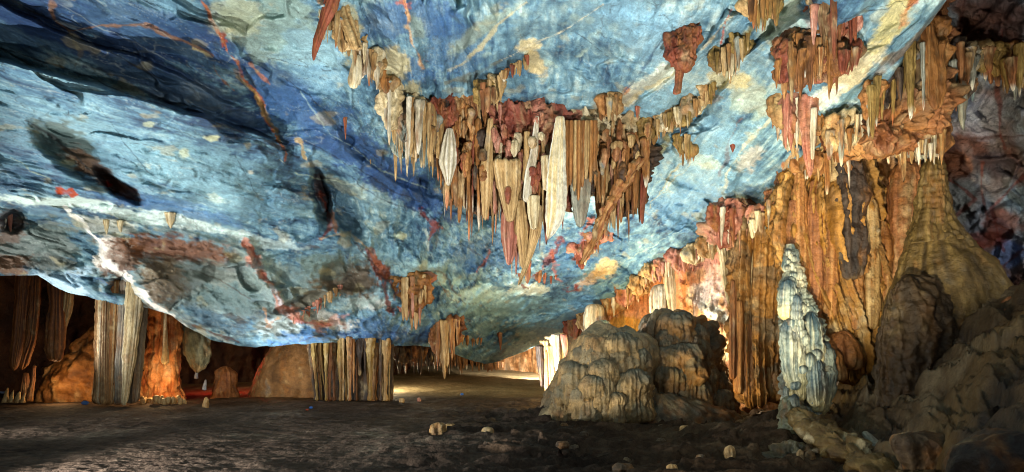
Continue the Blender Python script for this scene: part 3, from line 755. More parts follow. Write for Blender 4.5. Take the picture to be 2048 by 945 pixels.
# ------------------------------------------------------------------ FORMATIONS
RNG = random.Random(7)
PAL = {
    'ochre': [(66, 38, 16), (118, 74, 34), (158, 108, 56), (188, 148, 94)],
    'brown': [(58, 32, 18), (104, 62, 34), (146, 96, 56), (178, 134, 92)],
    'tan': [(92, 66, 36), (146, 114, 68), (184, 154, 104), (210, 190, 148)],
    'cream': [(112, 88, 54), (170, 150, 108), (208, 194, 156), (226, 218, 192)],
    'white': [(116, 104, 80), (172, 162, 134), (206, 198, 176), (224, 219, 204)],
    'rust': [(62, 26, 16), (104, 48, 30), (138, 72, 48), (164, 104, 80)],
    'pink': [(96, 50, 40), (146, 86, 68), (180, 126, 104), (206, 172, 152)],
    'grey': [(74, 74, 68), (116, 118, 106), (158, 160, 142), (198, 200, 184)],
    'mix': [(70, 36, 20), (128, 74, 36), (176, 130, 76), (206, 190, 150)],
    'dark': [(22, 18, 16), (44, 36, 30), (66, 54, 44), (90, 76, 60)],
    'olive': [(70, 52, 22), (112, 88, 40), (144, 118, 62), (170, 146, 90)],
    'bluegrey': [(36, 52, 58), (84, 108, 110), (150, 168, 158), (210, 216, 196)],
    'boulder': [(60, 52, 40), (104, 90, 62), (142, 122, 86), (170, 156, 120)],
    'mud': [(42, 33, 24), (70, 56, 40), (98, 82, 60), (124, 108, 84)],
    'stripe': [(34, 18, 10), (112, 72, 40), (186, 152, 104), (224, 212, 182)],
}


GRIME = [(22, 17, 14), (74, 48, 24), (146, 98, 46), (106, 84, 54), (196, 172, 124), (140, 146, 140)]


def loft(rows, Y, asp=0.6, step=2.6, nang=40, flute=(0.12, 5, 0.25), lump=(0.06, 1.2), terr=None, cell=None, cap=(0.02, 0.05),
         pal='tan', streak=0.6, seed=0, ends=None, dmin=0.0, tip=None, top=None, bias=0.0, lean=0.0, rough=0.18, ragz=0.0, blot=0.55, lobes=None, film=0.55):
    """A closed body swept down rows (py, left px, right px) at distance Y. Its section is an ellipse (depth = asp x width).
    flute = (relative depth, number, vertical frequency); lump = (relative depth, frequency per metre);
    terr = (metres, frequency) horizontal ribs; cell = (metres, frequency) hanging lobes."""
    rows = np.array(rows, float)
    py0, py1 = rows[0, 0], rows[-1, 0]
    m = int(max(10, (py1 - py0) / step)) + 1
    t = np.linspace(0, 1, m)
    py = py0 + (py1 - py0) * t
    xl = np.interp(py, rows[:, 0], rows[:, 1]); xr = np.interp(py, rows[:, 0], rows[:, 2])
    if m > 16:
        kk = np.ones(5) / 5
        xl = np.convolve(np.pad(xl, 2, 'edge'), kk, 'valid'); xr = np.convolve(np.pad(xr, 2, 'edge'), kk, 'valid')
    w = (xr - xl) / 2 / F * Y; c = ((xr + xl) / 2 - 1024) / F * Y
    e0, e1 = cap
    if e0: w = w * np.sqrt(np.clip(1 - (1 - np.clip(t / e0, 0, 1)) ** 2, 0.0004, 1))
    if e1: w = w * np.sqrt(np.clip(1 - (1 - np.clip((1 - t) / e1, 0, 1)) ** 2, 0.0004, 1))
    z = CH + (HY - py) / F * Y
    th = np.linspace(0, 2 * math.pi, nang, endpoint=False)
    ct, st = np.cos(th)[None], np.sin(th)[None]
    d = np.maximum(w * asp, np.minimum(w, dmin))
    Yc = Y + lean * (1 - t)
    P = np.stack([c[:, None] + w[:, None] * ct, Yc[:, None] + d[:, None] * st, np.broadcast_to(z[:, None], (m, nang))], -1)
    rad = np.stack([np.broadcast_to(ct, (m, nang)), np.broadcast_to(st, (m, nang)), np.zeros((m, nang))], -1)
    dz = np.gradient(P, axis=0); dt = (np.roll(P, -1, 1) - np.roll(P, 1, 1)) / 2
    n = np.cross(dt, dz); n /= np.linalg.norm(n, axis=-1, keepdims=True) + 1e-9
    sgn = np.sign((n * rad).sum(-1, keepdims=True)); sgn[sgn == 0] = 1
    n = n * sgn
    wm = np.minimum(w, 1.6)[:, None]
    off = seed * 3.77
    fk = flute[1] / 4.0
    Q = np.stack([ct * fk + off + 0 * P[..., 0], st * fk + 0 * P[..., 0], P[..., 2] * flute[2] + off], -1)
    a = ridged(Q, 2, 700 + seed) - 0.5
    disp = wm * flute[0] * 1.6 * a
    lf = lump[1]
    b = fbm(P * np.array([lf, lf, lf * 0.6]) + off, 4, 720 + seed, 0.55)
    disp = disp + np.minimum(wm, 1.0) * lump[0] * 2.2 * b
    if terr:
        zz = P[..., 2] * terr[1] + 0.9 * fbm(P * 1.1 + off, 2, 740 + seed)
        r = np.abs((zz % 1.0) * 2 - 1)
        disp = disp + terr[0] * (np.sqrt(1 - r ** 2 + 1e-6) - 0.6) * (0.5 + 0.8 * perlin(P * 1.6 + off, 745))
    if cell:
        f = cell[1]
        P2 = P * np.array([f, f, f * 0.75]) + off; P2 = P2 + 0.35 * fbm(P * f * 0.6, 2, 751)[..., None]
        g1, g2 = worley(P2, 755 + seed)
        disp = disp + cell[0] * 1.3 * (np.sqrt(np.clip(1.0 - (g1 / 0.92) ** 2, 0, 1)) - 0.65)
        h1, h2 = worley(P2 * 2.5, 757 + seed)
        disp = disp + cell[0] * 0.45 * (np.sqrt(np.clip(1.0 - (h1 / 0.92) ** 2, 0, 1)) - 0.65)
    tint = None
    if lobes:
        # overlapping drooping lobes, each rounded above and drawn out into ribs below: (count, radius m, height m, ribs m)
        rr = random.Random(seed); nl, lr, lh, rib = lobes
        best = np.zeros((m, nang)); low = np.zeros((m, nang))
        arc = np.maximum(w, 0.15)[:, None]
        for q in range(nl):
            a0 = rr.uniform(0, 2 * math.pi) if rr.random() < .35 else rr.uniform(math.pi, 2 * math.pi)
            zc = z[-1] + (z[0] - z[-1]) * rr.uniform(.08, .97); R = lr * rr.uniform(.55, 1.35)
            da = (th[None] - a0 + math.pi) % (2 * math.pi) - math.pi
            dx = da * arc * 0.85 + 0.12 * b * R
            dzz = z[:, None] - zc + 0.22 * R * b
            qq = np.where(dzz > 0, dx ** 2 + dzz ** 2, dx ** 2 * 0.85 + (dzz * rr.uniform(.3, .5)) ** 2) / R ** 2
            v = np.sqrt(np.clip(1 - qq, 0, 1)) * lh * (R / lr) * rr.uniform(.7, 1.2)
            mm = v > best
            best = np.where(mm, v, best); low = np.where(mm, np.clip(-dzz / R, 0, 2), low)
        best = best * np.minimum(1, w / .35)[:, None]
        disp = disp + best
        rb = ridged(np.stack([ct * fk * 1.7 + off + 0 * best, st * fk * 1.7 + 0 * best, P[..., 2] * .35], -1), 2, 788 + seed) - .45
        disp = disp + rib * rb * sm(low, .2, .9) * sm(fbm(P * .9 + off, 2, 789), -.25, .2)
        tint = sm(low + .3 * b, .8, .1) * sm(best, 0, lh * .3)
    disp = disp + np.minimum(wm * .7, 0.35) * rough * (fbm(P * np.array([4.5, 4.5, 3.0]) + off, 3, 780 + seed, 0.65))
    V = P + n * disp[..., None]
    Lz = z[0] - z[-1]
    V[..., 2] -= min(Lz * 0.16, 0.5) * ragz * (t[:, None] ** 2) * (0.4 + ridged(np.stack([ct * fk * 1.6 + off, st * fk * 1.6, 0 * ct], -1), 2, 785 + seed))
    s1 = fbm(np.stack([ct * fk * 2.2 + off + 0 * P[..., 0], st * fk * 2.2 + 0 * P[..., 0], P[..., 2] * flute[2] * 1.3], -1), 3, 760 + seed)
    s2 = fbm(P * 1.4 + off, 4, 770 + seed, 0.6)
    tt = 0.5 + bias + 0.75 * (streak * s1 + (1 - streak) * s2) + 0.18 * a
    C = ramp(tt, PAL[pal] if isinstance(pal, str) else pal)
    T = t[:, None]
    if tint is not None:
        k = (tint * film)[..., None]
        C = C * (1 - k) + ramp(0.5 + 0.6 * fbm(P * 1.2 + off, 3, 794), [(46, 50, 46), (84, 88, 76), (120, 122, 104)]) * k
    G = ramp(0.5 + 0.75 * fbm(P * np.array([1.1, 1.1, 0.7]), 4, 791, 0.65) + 0.2 * fbm(P * 5, 2, 792), GRIME)
    gm = (blot * sm(fbm(P * np.array([2.5, 2.5, 0.45]) + 5 + off * .01, 4, 793, 0.65), -0.12, 0.32))[..., None]
    C = C * (1 - gm) + G * gm
    if tip:
        k = (sm(T + 0.12 * s2, 1 - tip[1], 1.0) * 0.85)[..., None]
        C = C * (1 - k) + s2l(*tip[0]) * k
    if top:
        k = (sm(T + 0.12 * s2, top[1], 0.0) * 0.85)[..., None]
        C = C * (1 - k) + s2l(*top[0]) * k
    # close both ends
    V = np.concatenate([np.broadcast_to(V[0].mean(0), V[:1].shape), V, np.broadcast_to(V[-1].mean(0), V[:1].shape)], 0)
    C = np.concatenate([C[:1], C, C[-1:]], 0)
    return V, grid_faces(m + 2, nang, True), C


def part(name, parent, rows, Y, mat=None, **k):
    V, Fq, C = loft(rows, Y, **k)
    return link_mesh(name, V, Fq, C, mat or M_FLOW, parent=parent)


def solo(name, label, cat, rows, Y, mat=None, group=None, base='bottom', **k):
    V, Fq, C = loft(rows, Y, **k)
    o = link_mesh(name, V, Fq, C, mat or M_LUMP, origin=Vector(V[-1][0] if base == 'bottom' else V[0][0]))
    return tag(o, label, cat, group)


def spike(x, y0, y1, w, bend=0, rnd=RNG, blunt=0.0):
    """rows of a hanging stalactite: widest at the top, tapering to a tip"""
    out = []
    for i in range(7):
        t = i / 6
        ww = w * (1 - t) ** 0.75 * (1 - 0.12 * rnd.random()) * (1 - blunt) + w * blunt * (1 if t < 0.9 else 0.6)
        ww = max(ww, 1.2)
        cx = x + bend * t + rnd.uniform(-.04, .04) * w
        out.append((y0 + (y1 - y0) * t, cx - ww / 2, cx + ww / 2))
    return out


def fringe(name, label, cat, top, bot, n, Yf, pals, wr=(8, 18), parts=None, seed=1, thick=0.8, flute=(0.16, 6, 0.5), group=None, kids=('stalactite', 'drapery'),
           blunt=0.15, mat=None, short=0.45, layers=1, parent=None, back=True):
    """a row of stalactites and folded draperies between a top line and a bottom line"""
    r = random.Random(seed)
    top = np.array(top, float); bot = np.array(bot, float)
    x0, x1 = top[0, 0], top[-1, 0]
    mid = (x0 + x1) / 2
    ty = float(np.interp(mid, top[:, 0], top[:, 1]))
    Ym = Yf(mid, ty) if callable(Yf) else Yf
    root = parent or thing(name, label, cat, W(mid, ty, Ym), group)
    span = (x1 - x0)
    Lm = float(np.mean(np.interp(np.linspace(x0, x1, 20), bot[:, 0], bot[:, 1]) - np.interp(np.linspace(x0, x1, 20), top[:, 0], top[:, 1])))
    if Lm > 34 and back:
        nb = max(2, int(span / 26))
        for i in range(nb):
            x = x0 + span * (i + .5) / nb; w = span / nb * 1.5
            ya = float(np.interp(x, top[:, 0], top[:, 1])); yb = float(np.interp(x, bot[:, 0], bot[:, 1])); L = yb - ya
            Yd = (Yf(x, ya) if callable(Yf) else Yf) + .15
            part('rock_crust', root, [(ya - 8, x - w * .4, x + w * .4), (ya + L * .15, x - w * .5, x + w * .5), (ya + L * .4, x - w * .4, x + w * .45), (ya + L * .62, x - w * .2, x + w * .2)], Yd, mat=M_LUMP, asp=.5,
                 nang=60, step=2, lump=(.3, 1.8), cell=(.1, 3), rough=1., pal=r.choice(pals), seed=seed * 5 + i, blot=.8, ragz=1, cap=(.1, .15))
    for i in range(n):
        x = x0 + (x1 - x0) * (i + 0.5 + r.uniform(-.45, .45)) / n
        ya = float(np.interp(x, top[:, 0], top[:, 1])); yb = float(np.interp(x, bot[:, 0], bot[:, 1]))
        L = yb - ya
        yb2 = ya + L * (1 - short * r.random() ** 1.5)
        if Lm > 34 and back and r.random() < .4: ya = ya + L * r.uniform(.1, .4)
        w = r.uniform(*wr) * (1.25 if r.random() < .15 else .85)
        Yd = (Yf(x, ya) if callable(Yf) else Yf) + r.uniform(-thick, thick) * 0.5
        w = min(w, 0.5 * L + 4)
        flat = r.random() < 0.35
        p = pals[int((0.5 + 0.9 * float(perlin(np.array([x * .018 + seed, seed * 1.7, Yd * .6]), 5))) * len(pals) + r.uniform(-.7, .7)) % len(pals)]
        part(kids[1] if flat else kids[0], root,
             spike(x, ya - 4, yb2, w * (1.35 if flat else 1), bend=r.uniform(-.25, .25) * w, rnd=r, blunt=0.35 if flat else blunt), Yd,
             mat=mat, asp=0.35 if flat else 0.9, nang=22 if w < 16 else 32, flute=flute, lump=(0.16, 2.2), pal=p, seed=seed * 7 + i, blot=.8,
             ragz=.9, rough=.55, step=2.0,
             tip=(r.choice([(224, 200, 160), (206, 150, 110), (232, 226, 204), (160, 90, 50)]), 0.18) if r.random() < .3 else None)
    return root


def lumpmass(name, parent, rows, Y, pal='rust', seed=0, asp=0.4, cell=(0.2, 2.3), lump=(0.26, 1.3), **k):
    return part(name, parent, rows, Y, mat=M_LUMP, asp=asp, nang=150, step=1.8, rough=1.1, blot=.6, flute=(0.10, 9, 0.8), lump=lump, cell=cell, pal=pal, seed=seed,
                streak=0.2, cap=(0.12, 0.15), **k)


# ---------- central curtain hanging from the roof
def central():
    Yc = cdepth(1030, 215) + 0.3
    root = thing('stalactite_cluster', 'huge rust, tan and white stalactite cluster hanging from the middle of the blue roof', 'stalactites', W(1030, 230, Yc))
    # rock bodies the stalactites grow from; dark wet rock, gap shade painted in
    lumpmass('rock_mass', root, [(160, 868, 990), (200, 862, 1010), (260, 868, 1020), (330, 880, 1030), (390, 900, 1020), (430, 940, 1000)], Yc + 0.5, 'dark', 3, asp=.28)
    lumpmass('rock_mass', root, [(212, 1010, 1110), (250, 985, 1150), (320, 985, 1160), (400, 1010, 1150), (450, 1030, 1100)], Yc + 0.6, [(40, 20, 16), (84, 42, 32), (120, 66, 52), (150, 96, 80)], 4, asp=.3)
    lumpmass('rock_mass', root, [(232, 1150, 1270), (262, 1140, 1300), (330, 1150, 1300), (390, 1190, 1290), (430, 1210, 1260)], Yc + 0.5, 'dark', 5, asp=.3)
    lumpmass('rock_lip', root, [(212, 985, 1075), (232, 975, 1160), (262, 985, 1150), (290, 1000, 1100)], Yc - 0.1, [(84, 38, 30), (130, 66, 50), (160, 100, 80), (190, 146, 120)], 6, asp=.3)
    lumpmass('rock_lip', root, [(222, 1150, 1200), (238, 1150, 1290), (252, 1180, 1310), (268, 1220, 1300)], Yc - 0.1, 'cream', 7, asp=.3, cell=(.14, 3))
    # rust coloured bulbs at the upper left
    lumpmass('rock_bulb', root, [(118, 838, 862), (150, 834, 886), (190, 838, 905), (230, 832, 915), (250, 840, 905)], Yc - .5, 'rust', 8, asp=.7, cell=(.12, 2))
    for x, y0, y1, w, p in [(848, 190, 245, 24, 'rust'), (868, 200, 240, 22, 'rust'), (900, 180, 300, 40, 'rust'), (892, 240, 300, 30, 'rust'), (925, 165, 250, 44, 'mix'),
                            (880, 215, 262, 24, 'rust'), (940, 180, 262, 34, 'brown')]:
        part('stalactite', root, spike(x, y0, y1, w, 2, blunt=.35), Yc - .5, mat=M_LUMP, asp=.8, nang=40, lump=(.2, 2), cell=(.06, 4), pal=p, seed=x % 50)
    # upper tier (behind) filling the whole outline, middle tier, lower tier
    r = random.Random(3)
    bot = [(865, 250), (875, 385), (888, 420), (920, 440), (945, 458), (965, 470), (990, 452), (1010, 520), (1028, 530), (1048, 528), (1062, 485), (1085, 470), (1110, 462),
           (1128, 440), (1145, 400), (1170, 400), (1195, 460), (1215, 440), (1235, 455), (1255, 470), (1275, 430), (1290, 440), (1298, 300)]
    top = [(865, 200), (900, 190), (985, 215), (1060, 240), (1150, 240), (1220, 250), (1298, 250)]
    bx, by = zip(*bot); tx, ty = zip(*top)
    for tier, (n, ka, kb, dy, wr) in enumerate([(36, .0, .62, .1, (12, 24)), (56, .2, .86, -.25, (7, 17)), (58, .42, 1.0, -.05, (6, 15))]):
        for i in range(n):
            x = 868 + (1296 - 868) * (i + .5 + r.uniform(-.4, .4)) / n
            A, B = np.interp(x, tx, ty), np.interp(x, bx, by)
            if 1128 < x < 1192 and tier > 0: continue
            y0 = A + (B - A) * max(0, ka + r.uniform(-.12, .08)); y1 = A + (B - A) * (kb - r.uniform(0, .22))
            w = r.uniform(*wr)
            if x < 985: p = r.choice(['mix', 'brown', 'ochre', 'rust', 'tan', 'ochre'])
            elif x < 1128: p = r.choice(['pink', 'tan', 'rust', 'mix', 'cream', 'tan'] if tier else ['pink', 'rust'])
            else: p = r.choice(['mix', 'brown', 'tan', 'ochre', 'mix', 'pink'])
            flat = r.random() < .3
            part('drapery' if flat else 'stalactite', root, spike(x, y0, y1, w * (1.3 if flat else 1), r.uniform(-5, 5), r, .35 if flat else .2), Yc + dy + r.uniform(-.35, .35),
                 asp=.4 if flat else .85, nang=26, flute=(.24, 6, .5), lump=(.2, 2.2), pal=p, seed=tier * 100 + i, ragz=1, rough=.6, blot=.8, step=2.0,
                 tip=(r.choice([(230, 206, 160), (200, 130, 90), (226, 220, 196), (170, 90, 50)]), .2) if r.random() < .35 else None)
    # knobs and short stubs crusting the rock bodies
    for i in range(90):
        x = r.uniform(872, 1296)
        if 1096 < x < 1192: continue
        A, B = np.interp(x, tx, ty), np.interp(x, bx, by)
        y0 = A + (B - A) * r.uniform(-.08, .5); h = r.uniform(16, 46); w = r.uniform(9, 20)
        p = r.choice(['mix', 'brown', 'ochre', 'rust', 'dark', 'ochre']) if x < 985 else (r.choice(['pink', 'rust', 'cream', 'pink']) if x < 1128 else r.choice(['mix', 'brown', 'tan', 'dark']))
        part('nodule', root, [(y0, x - w * .3, x + w * .3), (y0 + h * .3, x - w * .5, x + w * .5), (y0 + h * .8, x - w * .4, x + w * .35), (y0 + h, x - w * .1, x + w * .1)], Yc - .75 + r.uniform(-.2, .3),
             mat=M_LUMP, asp=.8, nang=26, step=2, lump=(.3, 2.5), pal=p, seed=900 + i, rough=1.2, cap=(.15, .1), ragz=.6)
    # the large single blades
    D = [  # rows, pal, dY
        ([(256, 893, 905), (280, 885, 910), (305, 881, 912), (325, 878, 912), (345, 886, 906), (366, 893, 900)], 'white', -.9, (.14, 6, .2)),
        ([(240, 866, 886), (280, 868, 890), (314, 872, 888)], 'tan', -.7, (.2, 5, .3)),
        ([(236, 976, 986), (300, 969, 985), (335, 960, 986), (380, 962, 984), (430, 966, 975)], 'tan', -.8, (.14, 5, .2)),
        ([(322, 990, 1040), (370, 996, 1038), (410, 1006, 1032), (438, 1014, 1026)], 'tan', -.8, (.34, 8, .12)),
        ([(232, 1070, 1078), (300, 1062, 1076), (350, 1050, 1070), (395, 1046, 1060)], 'white', -.8, (.3, 5, .2)),
        ([(262, 1048, 1060), (310, 1048, 1058), (360, 1044, 1056)], 'tan', -.75, (.2, 5, .2)),
        ([(310, 1082, 1100), (350, 1084, 1104), (378, 1086, 1100)], 'cream', -.9, (.2, 5, .2)),
        ([(232, 1112, 1128), (270, 1106, 1131), (310, 1099, 1133), (360, 1094, 1134), (410, 1092, 1134), (435, 1092, 1126), (460, 1092, 1108), (468, 1092, 1098)], [(190, 160, 96), (206, 186, 136), (214, 212, 190), (226, 226, 212)], -1.0, (.12, 4, .1)),
        ([(390, 1056, 1080), (430, 1056, 1078), (456, 1062, 1074)], 'cream', -.8, (.14, 5, .3)),
        ([(350, 1140, 1182), (400, 1142, 1180), (436, 1150, 1172), (450, 1154, 1166)], 'grey', -.2, (.16, 8, .1)),
        ([(425, 1006, 1030), (470, 1004, 1034), (505, 1010, 1028), (525, 1014, 1022)], 'pink', -.6, (.3, 5, .4)),
        ([(400, 1030, 1048), (460, 1030, 1056), (500, 1038, 1054), (530, 1042, 1050)], 'tan', -.6, (.3, 6, .3)),
        ([(410, 1060, 1084), (460, 1062, 1082), (500, 1056, 1068), (540, 1042, 1052), (562, 1034, 1040)], 'tan', -.6, (.3, 6, .3)),
        ([(440, 1048, 1062), (500, 1046, 1058), (530, 1046, 1054)], 'ochre', -.4, (.3, 5, .3)),
        ([(330, 1284, 1294), (380, 1280, 1292), (430, 1280, 1288), (442, 1283, 1287)], 'rust', -.3, (.3, 5, .3)),
        ([(395, 1218, 1232), (440, 1222, 1232), (455, 1226, 1230)], 'tan', -.6, (.2, 5, .3)),
    ]
    for i, (rows, p, dy, fl) in enumerate(D):
        part('drapery', root, rows, Yc + dy, asp=.4, nang=48, flute=fl, lump=(.07, 2), pal=p, seed=300 + i, streak=.85, blot=.3, ragz=.3)
    # the folded tan curtain right of the white blade
    xs = [1126, 1134, 1142, 1150, 1158, 1166, 1174, 1182, 1190]
    ys = [380, 392, 372, 384, 402, 376, 360, 366, 344]
    for i, (x, y) in enumerate(zip(xs, ys)):
        part('drapery', root, [(240, x - 4, x + 5), (290, x - 5, x + 5), (y - 30, x - 5, x + 4), (y, x - 4, x + 1)], Yc - .9 + .06 * (i % 2), asp=1.0, nang=26,
             flute=(.1, 4, .1), lump=(.04, 2), pal='ochre' if i % 3 else 'tan', seed=340 + i, streak=.9, blot=.3)
    # slanting branch
    part('slanting_rib', root, [(318, 1270, 1290), (360, 1240, 1264), (400, 1212, 1238), (450, 1190, 1210), (490, 1176, 1192), (530, 1156, 1166)], Yc - .75, asp=.8, nang=40,
         lump=(.3, 3), flute=(.3, 5, .8), pal='mix', seed=380, rough=1.2, blot=.9)


central()
cd = lambda x, y: cdepth(x, y) - 0.1

# rust mass hanging low under the cluster, against the roof behind
fringe('stalactite_cluster', 'dark red stalactites on the roof just under the tip of the huge cluster', 'stalactites',
       [(1030, 530), (1070, 520), (1110, 540)], [(1030, 545), (1050, 568), (1075, 560), (1110, 566)], 9, cd, ['rust'], (9, 16), seed=11)
fringe('stalactite_cluster', 'dark red slanting stalactites right of the tip of the huge cluster', 'stalactites',
       [(1148, 500), (1180, 470), (1215, 440)], [(1148, 540), (1180, 520), (1215, 480)], 8, cd, ['rust', 'pink'], (10, 18), seed=12)
# ---------- upper left chain
Yk = lambda x, y: cdepth(x, y) - 0.15
t1 = fringe('stalactite_cluster', 'cream stalactites with a long curved rust blade at the top edge', 'stalactites',
            [(645, 10), (670, 22), (700, 60), (735, 95), (760, 120)], [(645, 70), (672, 90), (690, 122), (735, 130), (760, 150)], 16, Yk, ['cream', 'tan', 'cream', 'tan'], (8, 20), seed=21)
part('drapery', t1, [(-6, 652, 682), (20, 646, 672), (50, 636, 655), (80, 626, 644), (105, 624, 634), (122, 625, 629)], cdepth(665, 0) - .2, asp=.4, nang=40, flute=(.3, 6, .3), pal='rust', seed=22, lump=(.1, 2))
part('drapery', t1, [(-6, 670, 690), (30, 668, 700), (70, 690, 716), (100, 700, 726)], cdepth(690, 20) - .1, asp=.4, nang=40, flute=(.3, 6, .5), pal='tan', seed=23, lump=(.2, 2.5), mat=M_LUMP)
fringe('stalactite_cluster', 'cream club-shaped stalactite beside brown ones in the chain left of the huge cluster', 'stalactites',
       [(712, 100), (740, 100), (770, 150), (790, 185)], [(712, 165), (735, 160), (760, 175), (790, 205)], 11, Yk, ['rust', 'tan', 'ochre', 'white'], (11, 22), seed=24)
part('stalactite', bpy.data.objects['stalactite_cluster.004'], [(110, 708, 722), (135, 702, 722), (160, 696, 722), (172, 698, 716), (178, 704, 712)], cdepth(712, 100) - .5, asp=.6, nang=36, pal='cream', seed=25, flute=(.15, 6, .5))
fringe('stalactite_cluster', 'white and pale grey draperies hanging between the cream chain and the huge cluster', 'stalactites',
       [(766, 150), (780, 172), (800, 190), (830, 200), (875, 215)], [(766, 230), (780, 290), (800, 310), (830, 320), (875, 335)], 26, Yk, ['white', 'bluegrey', 'cream', 'white', 'tan', 'cream'], (9, 18), seed=26, layers=2, thick=1.6)
fringe('stalactite_cluster', 'second white fringe ending in small tan curls, low left of the huge cluster', 'stalactites',
       [(790, 235), (830, 240), (870, 260)], [(790, 345), (806, 340), (830, 338), (850, 320), (872, 345)], 17, Yk(820, 215) + .5, ['cream', 'white', 'tan', 'bluegrey', 'tan'], (8, 15), seed=27, thick=1.2)
# ridge to the right of the cluster, climbing to the top
fringe('stalactite_cluster', 'olive fringe of small stalactites climbing from the huge cluster to the right', 'stalactites',
       [(1285, 250), (1320, 240), (1360, 215), (1400, 195), (1430, 165)], [(1285, 300), (1320, 275), (1345, 262), (1370, 262), (1400, 225), (1430, 200)], 30, Yk, ['olive', 'tan', 'olive', 'cream', 'grey'], (7, 15), seed=31)
fringe('stalactite_cluster', 'small olive tuft of stalactites below the climbing fringe', 'stalactites',
       [(1352, 280), (1375, 270), (1392, 285)], [(1352, 300), (1372, 335), (1392, 320)], 7, Yk, ['olive', 'tan'], (8, 14), seed=32)
fringe('stalactite_cluster', 'pale stalactites at the upper end of the climbing fringe', 'stalactites',
       [(1430, 110), (1460, 90), (1500, 60)], [(1430, 145), (1462, 160), (1480, 130), (1500, 90)], 14, Yk, ['cream', 'olive', 'tan', 'grey'], (7, 15), seed=33)
fringe('stalactite_cluster', 'ochre draperies cut off by the top edge, left of the red-brown mass', 'stalactites',
       [(1488, -20), (1520, -20), (1555, -20)], [(1488, 30), (1515, 62), (1555, 40)], 12, Yk, ['ochre', 'olive', 'tan'], (11, 22), seed=34)
# red hanging figure-like rock
t2 = thing('stalactite', 'ragged red stalactite hanging alone with a long thin tail on the pale blue roof', 'stalactite', W(1372, 40, cd(1372, 60)))
lumpmass('rock_mass', t2, [(25, 1374, 1394), (45, 1362, 1398), (75, 1340, 1396), (105, 1335, 1390), (125, 1345, 1382), (140, 1350, 1378)], cd(1372, 60) - .1, 'rust', 35, asp=.4, cell=(.12, 3))
part('stalactite', t2, [(110, 1346, 1372), (140, 1350, 1370), (165, 1350, 1366), (190, 1346, 1362)], cd(1372, 60) - .1, mat=M_LUMP, asp=.7, nang=36, pal='rust', seed=36, lump=(.25, 2.5))
part('stalactite', t2, [(80, 1328, 1346), (100, 1330, 1344), (122, 1336, 1342)], cd(1372, 60), mat=M_LUMP, asp=.7, nang=30, pal='rust', seed=37, lump=(.25, 2.5))
part('stalactite', t2, [(60, 1378, 1398), (90, 1378, 1394), (112, 1378, 1386)], cd(1372, 60), mat=M_LUMP, asp=.7, nang=30, pal='rust', seed=38, lump=(.25, 2.5))
# red-brown cluster upper right
Yr = cdepth(1640, 30) + 0.2
t3 = thing('stalactite_cluster', 'shaggy red-brown stalactite mass at the top edge, right of the ragged red stalactite', 'stalactites', W(1640, 0, Yr))
lumpmass('rock_mass', t3, [(-30, 1630, 1715), (20, 1622, 1715), (60, 1610, 1712), (100, 1600, 1700), (140, 1580, 1690), (165, 1570, 1640)], Yr, 'rust', 40, asp=.35)
lumpmass('rock_mass', t3, [(70, 1560, 1620), (110, 1550, 1640), (150, 1550, 1620), (175, 1560, 1600)], Yr, 'brown', 41, asp=.35)
fringe('', '', '', [(1625, -20), (1670, -20), (1715, -20)], [(1625, 80), (1670, 120), (1715, 100)], 14, Yr - .5, ['rust', 'brown', 'pink', 'tan'], (10, 20), seed=42, parent=t3)
fringe('', '', '', [(1552, 110), (1600, 70), (1650, 80), (1715, 100)], [(1552, 180), (1590, 195), (1640, 150), (1660, 190), (1690, 150), (1715, 135)], 26, Yr - .45, ['rust', 'brown', 'ochre', 'mix'], (10, 20), seed=43, parent=t3)
# pink draperies under it
fringe('stalactite_cluster', 'pale pink draperies just under the red-brown mass', 'stalactites',
       [(1545, 200), (1570, 190), (1600, 200)], [(1545, 250), (1565, 285), (1580, 280), (1600, 300)], 9, Yk, ['pink', 'white', 'pink', 'tan'], (13, 22), seed=44)
t4 = thing('stalactite', 'long pointed pink stalactite with a white right edge under the red-brown mass', 'stalactite', W(1615, 200, Yk(1615, 200)))
part('stalactite', t4, [(190, 1600, 1640), (230, 1598, 1634), (270, 1602, 1630), (310, 1608, 1628), (340, 1614, 1626), (356, 1618, 1622)], Yk(1615, 200) - .1, mat=M_LUMP, asp=.6, nang=48, pal='pink', seed=45, lump=(.14, 3), flute=(.2, 6, .6))
part('drapery', t4, [(215, 1622, 1634), (260, 1620, 1632), (320, 1622, 1628)], Yk(1615, 200) - .4, asp=.5, nang=20, pal='white', seed=46)
fringe('stalactite_cluster', 'small ochre and white draperies at the foot of the pink ones', 'stalactites',
       [(1575, 270), (1600, 270), (1630, 250), (1660, 235)], [(1575, 330), (1600, 320), (1630, 290), (1660, 270)], 12, Yk, ['tan', 'pink', 'white', 'ochre'], (9, 16), seed=47)

# ---------- the seam between roof and right-hand wall: overhanging stalactite masses
def seam(name, label, rows, Y, pal, seed, fr=None, pals=None, n=10, wr=(9, 18), asp=.5, cell=(.22, 1.6)):
    t = thing(name, label, 'stalactites', W((rows[0][1] + rows[0][2]) / 2, rows[0][0], Y))
    lumpmass('rock_mass', t, rows, Y, pal, seed, asp=asp, cell=cell)
    if fr: fringe('', '', '', fr[0], fr[1], n, Y - .6, pals, wr, seed=seed + 1, parent=t)
    return t


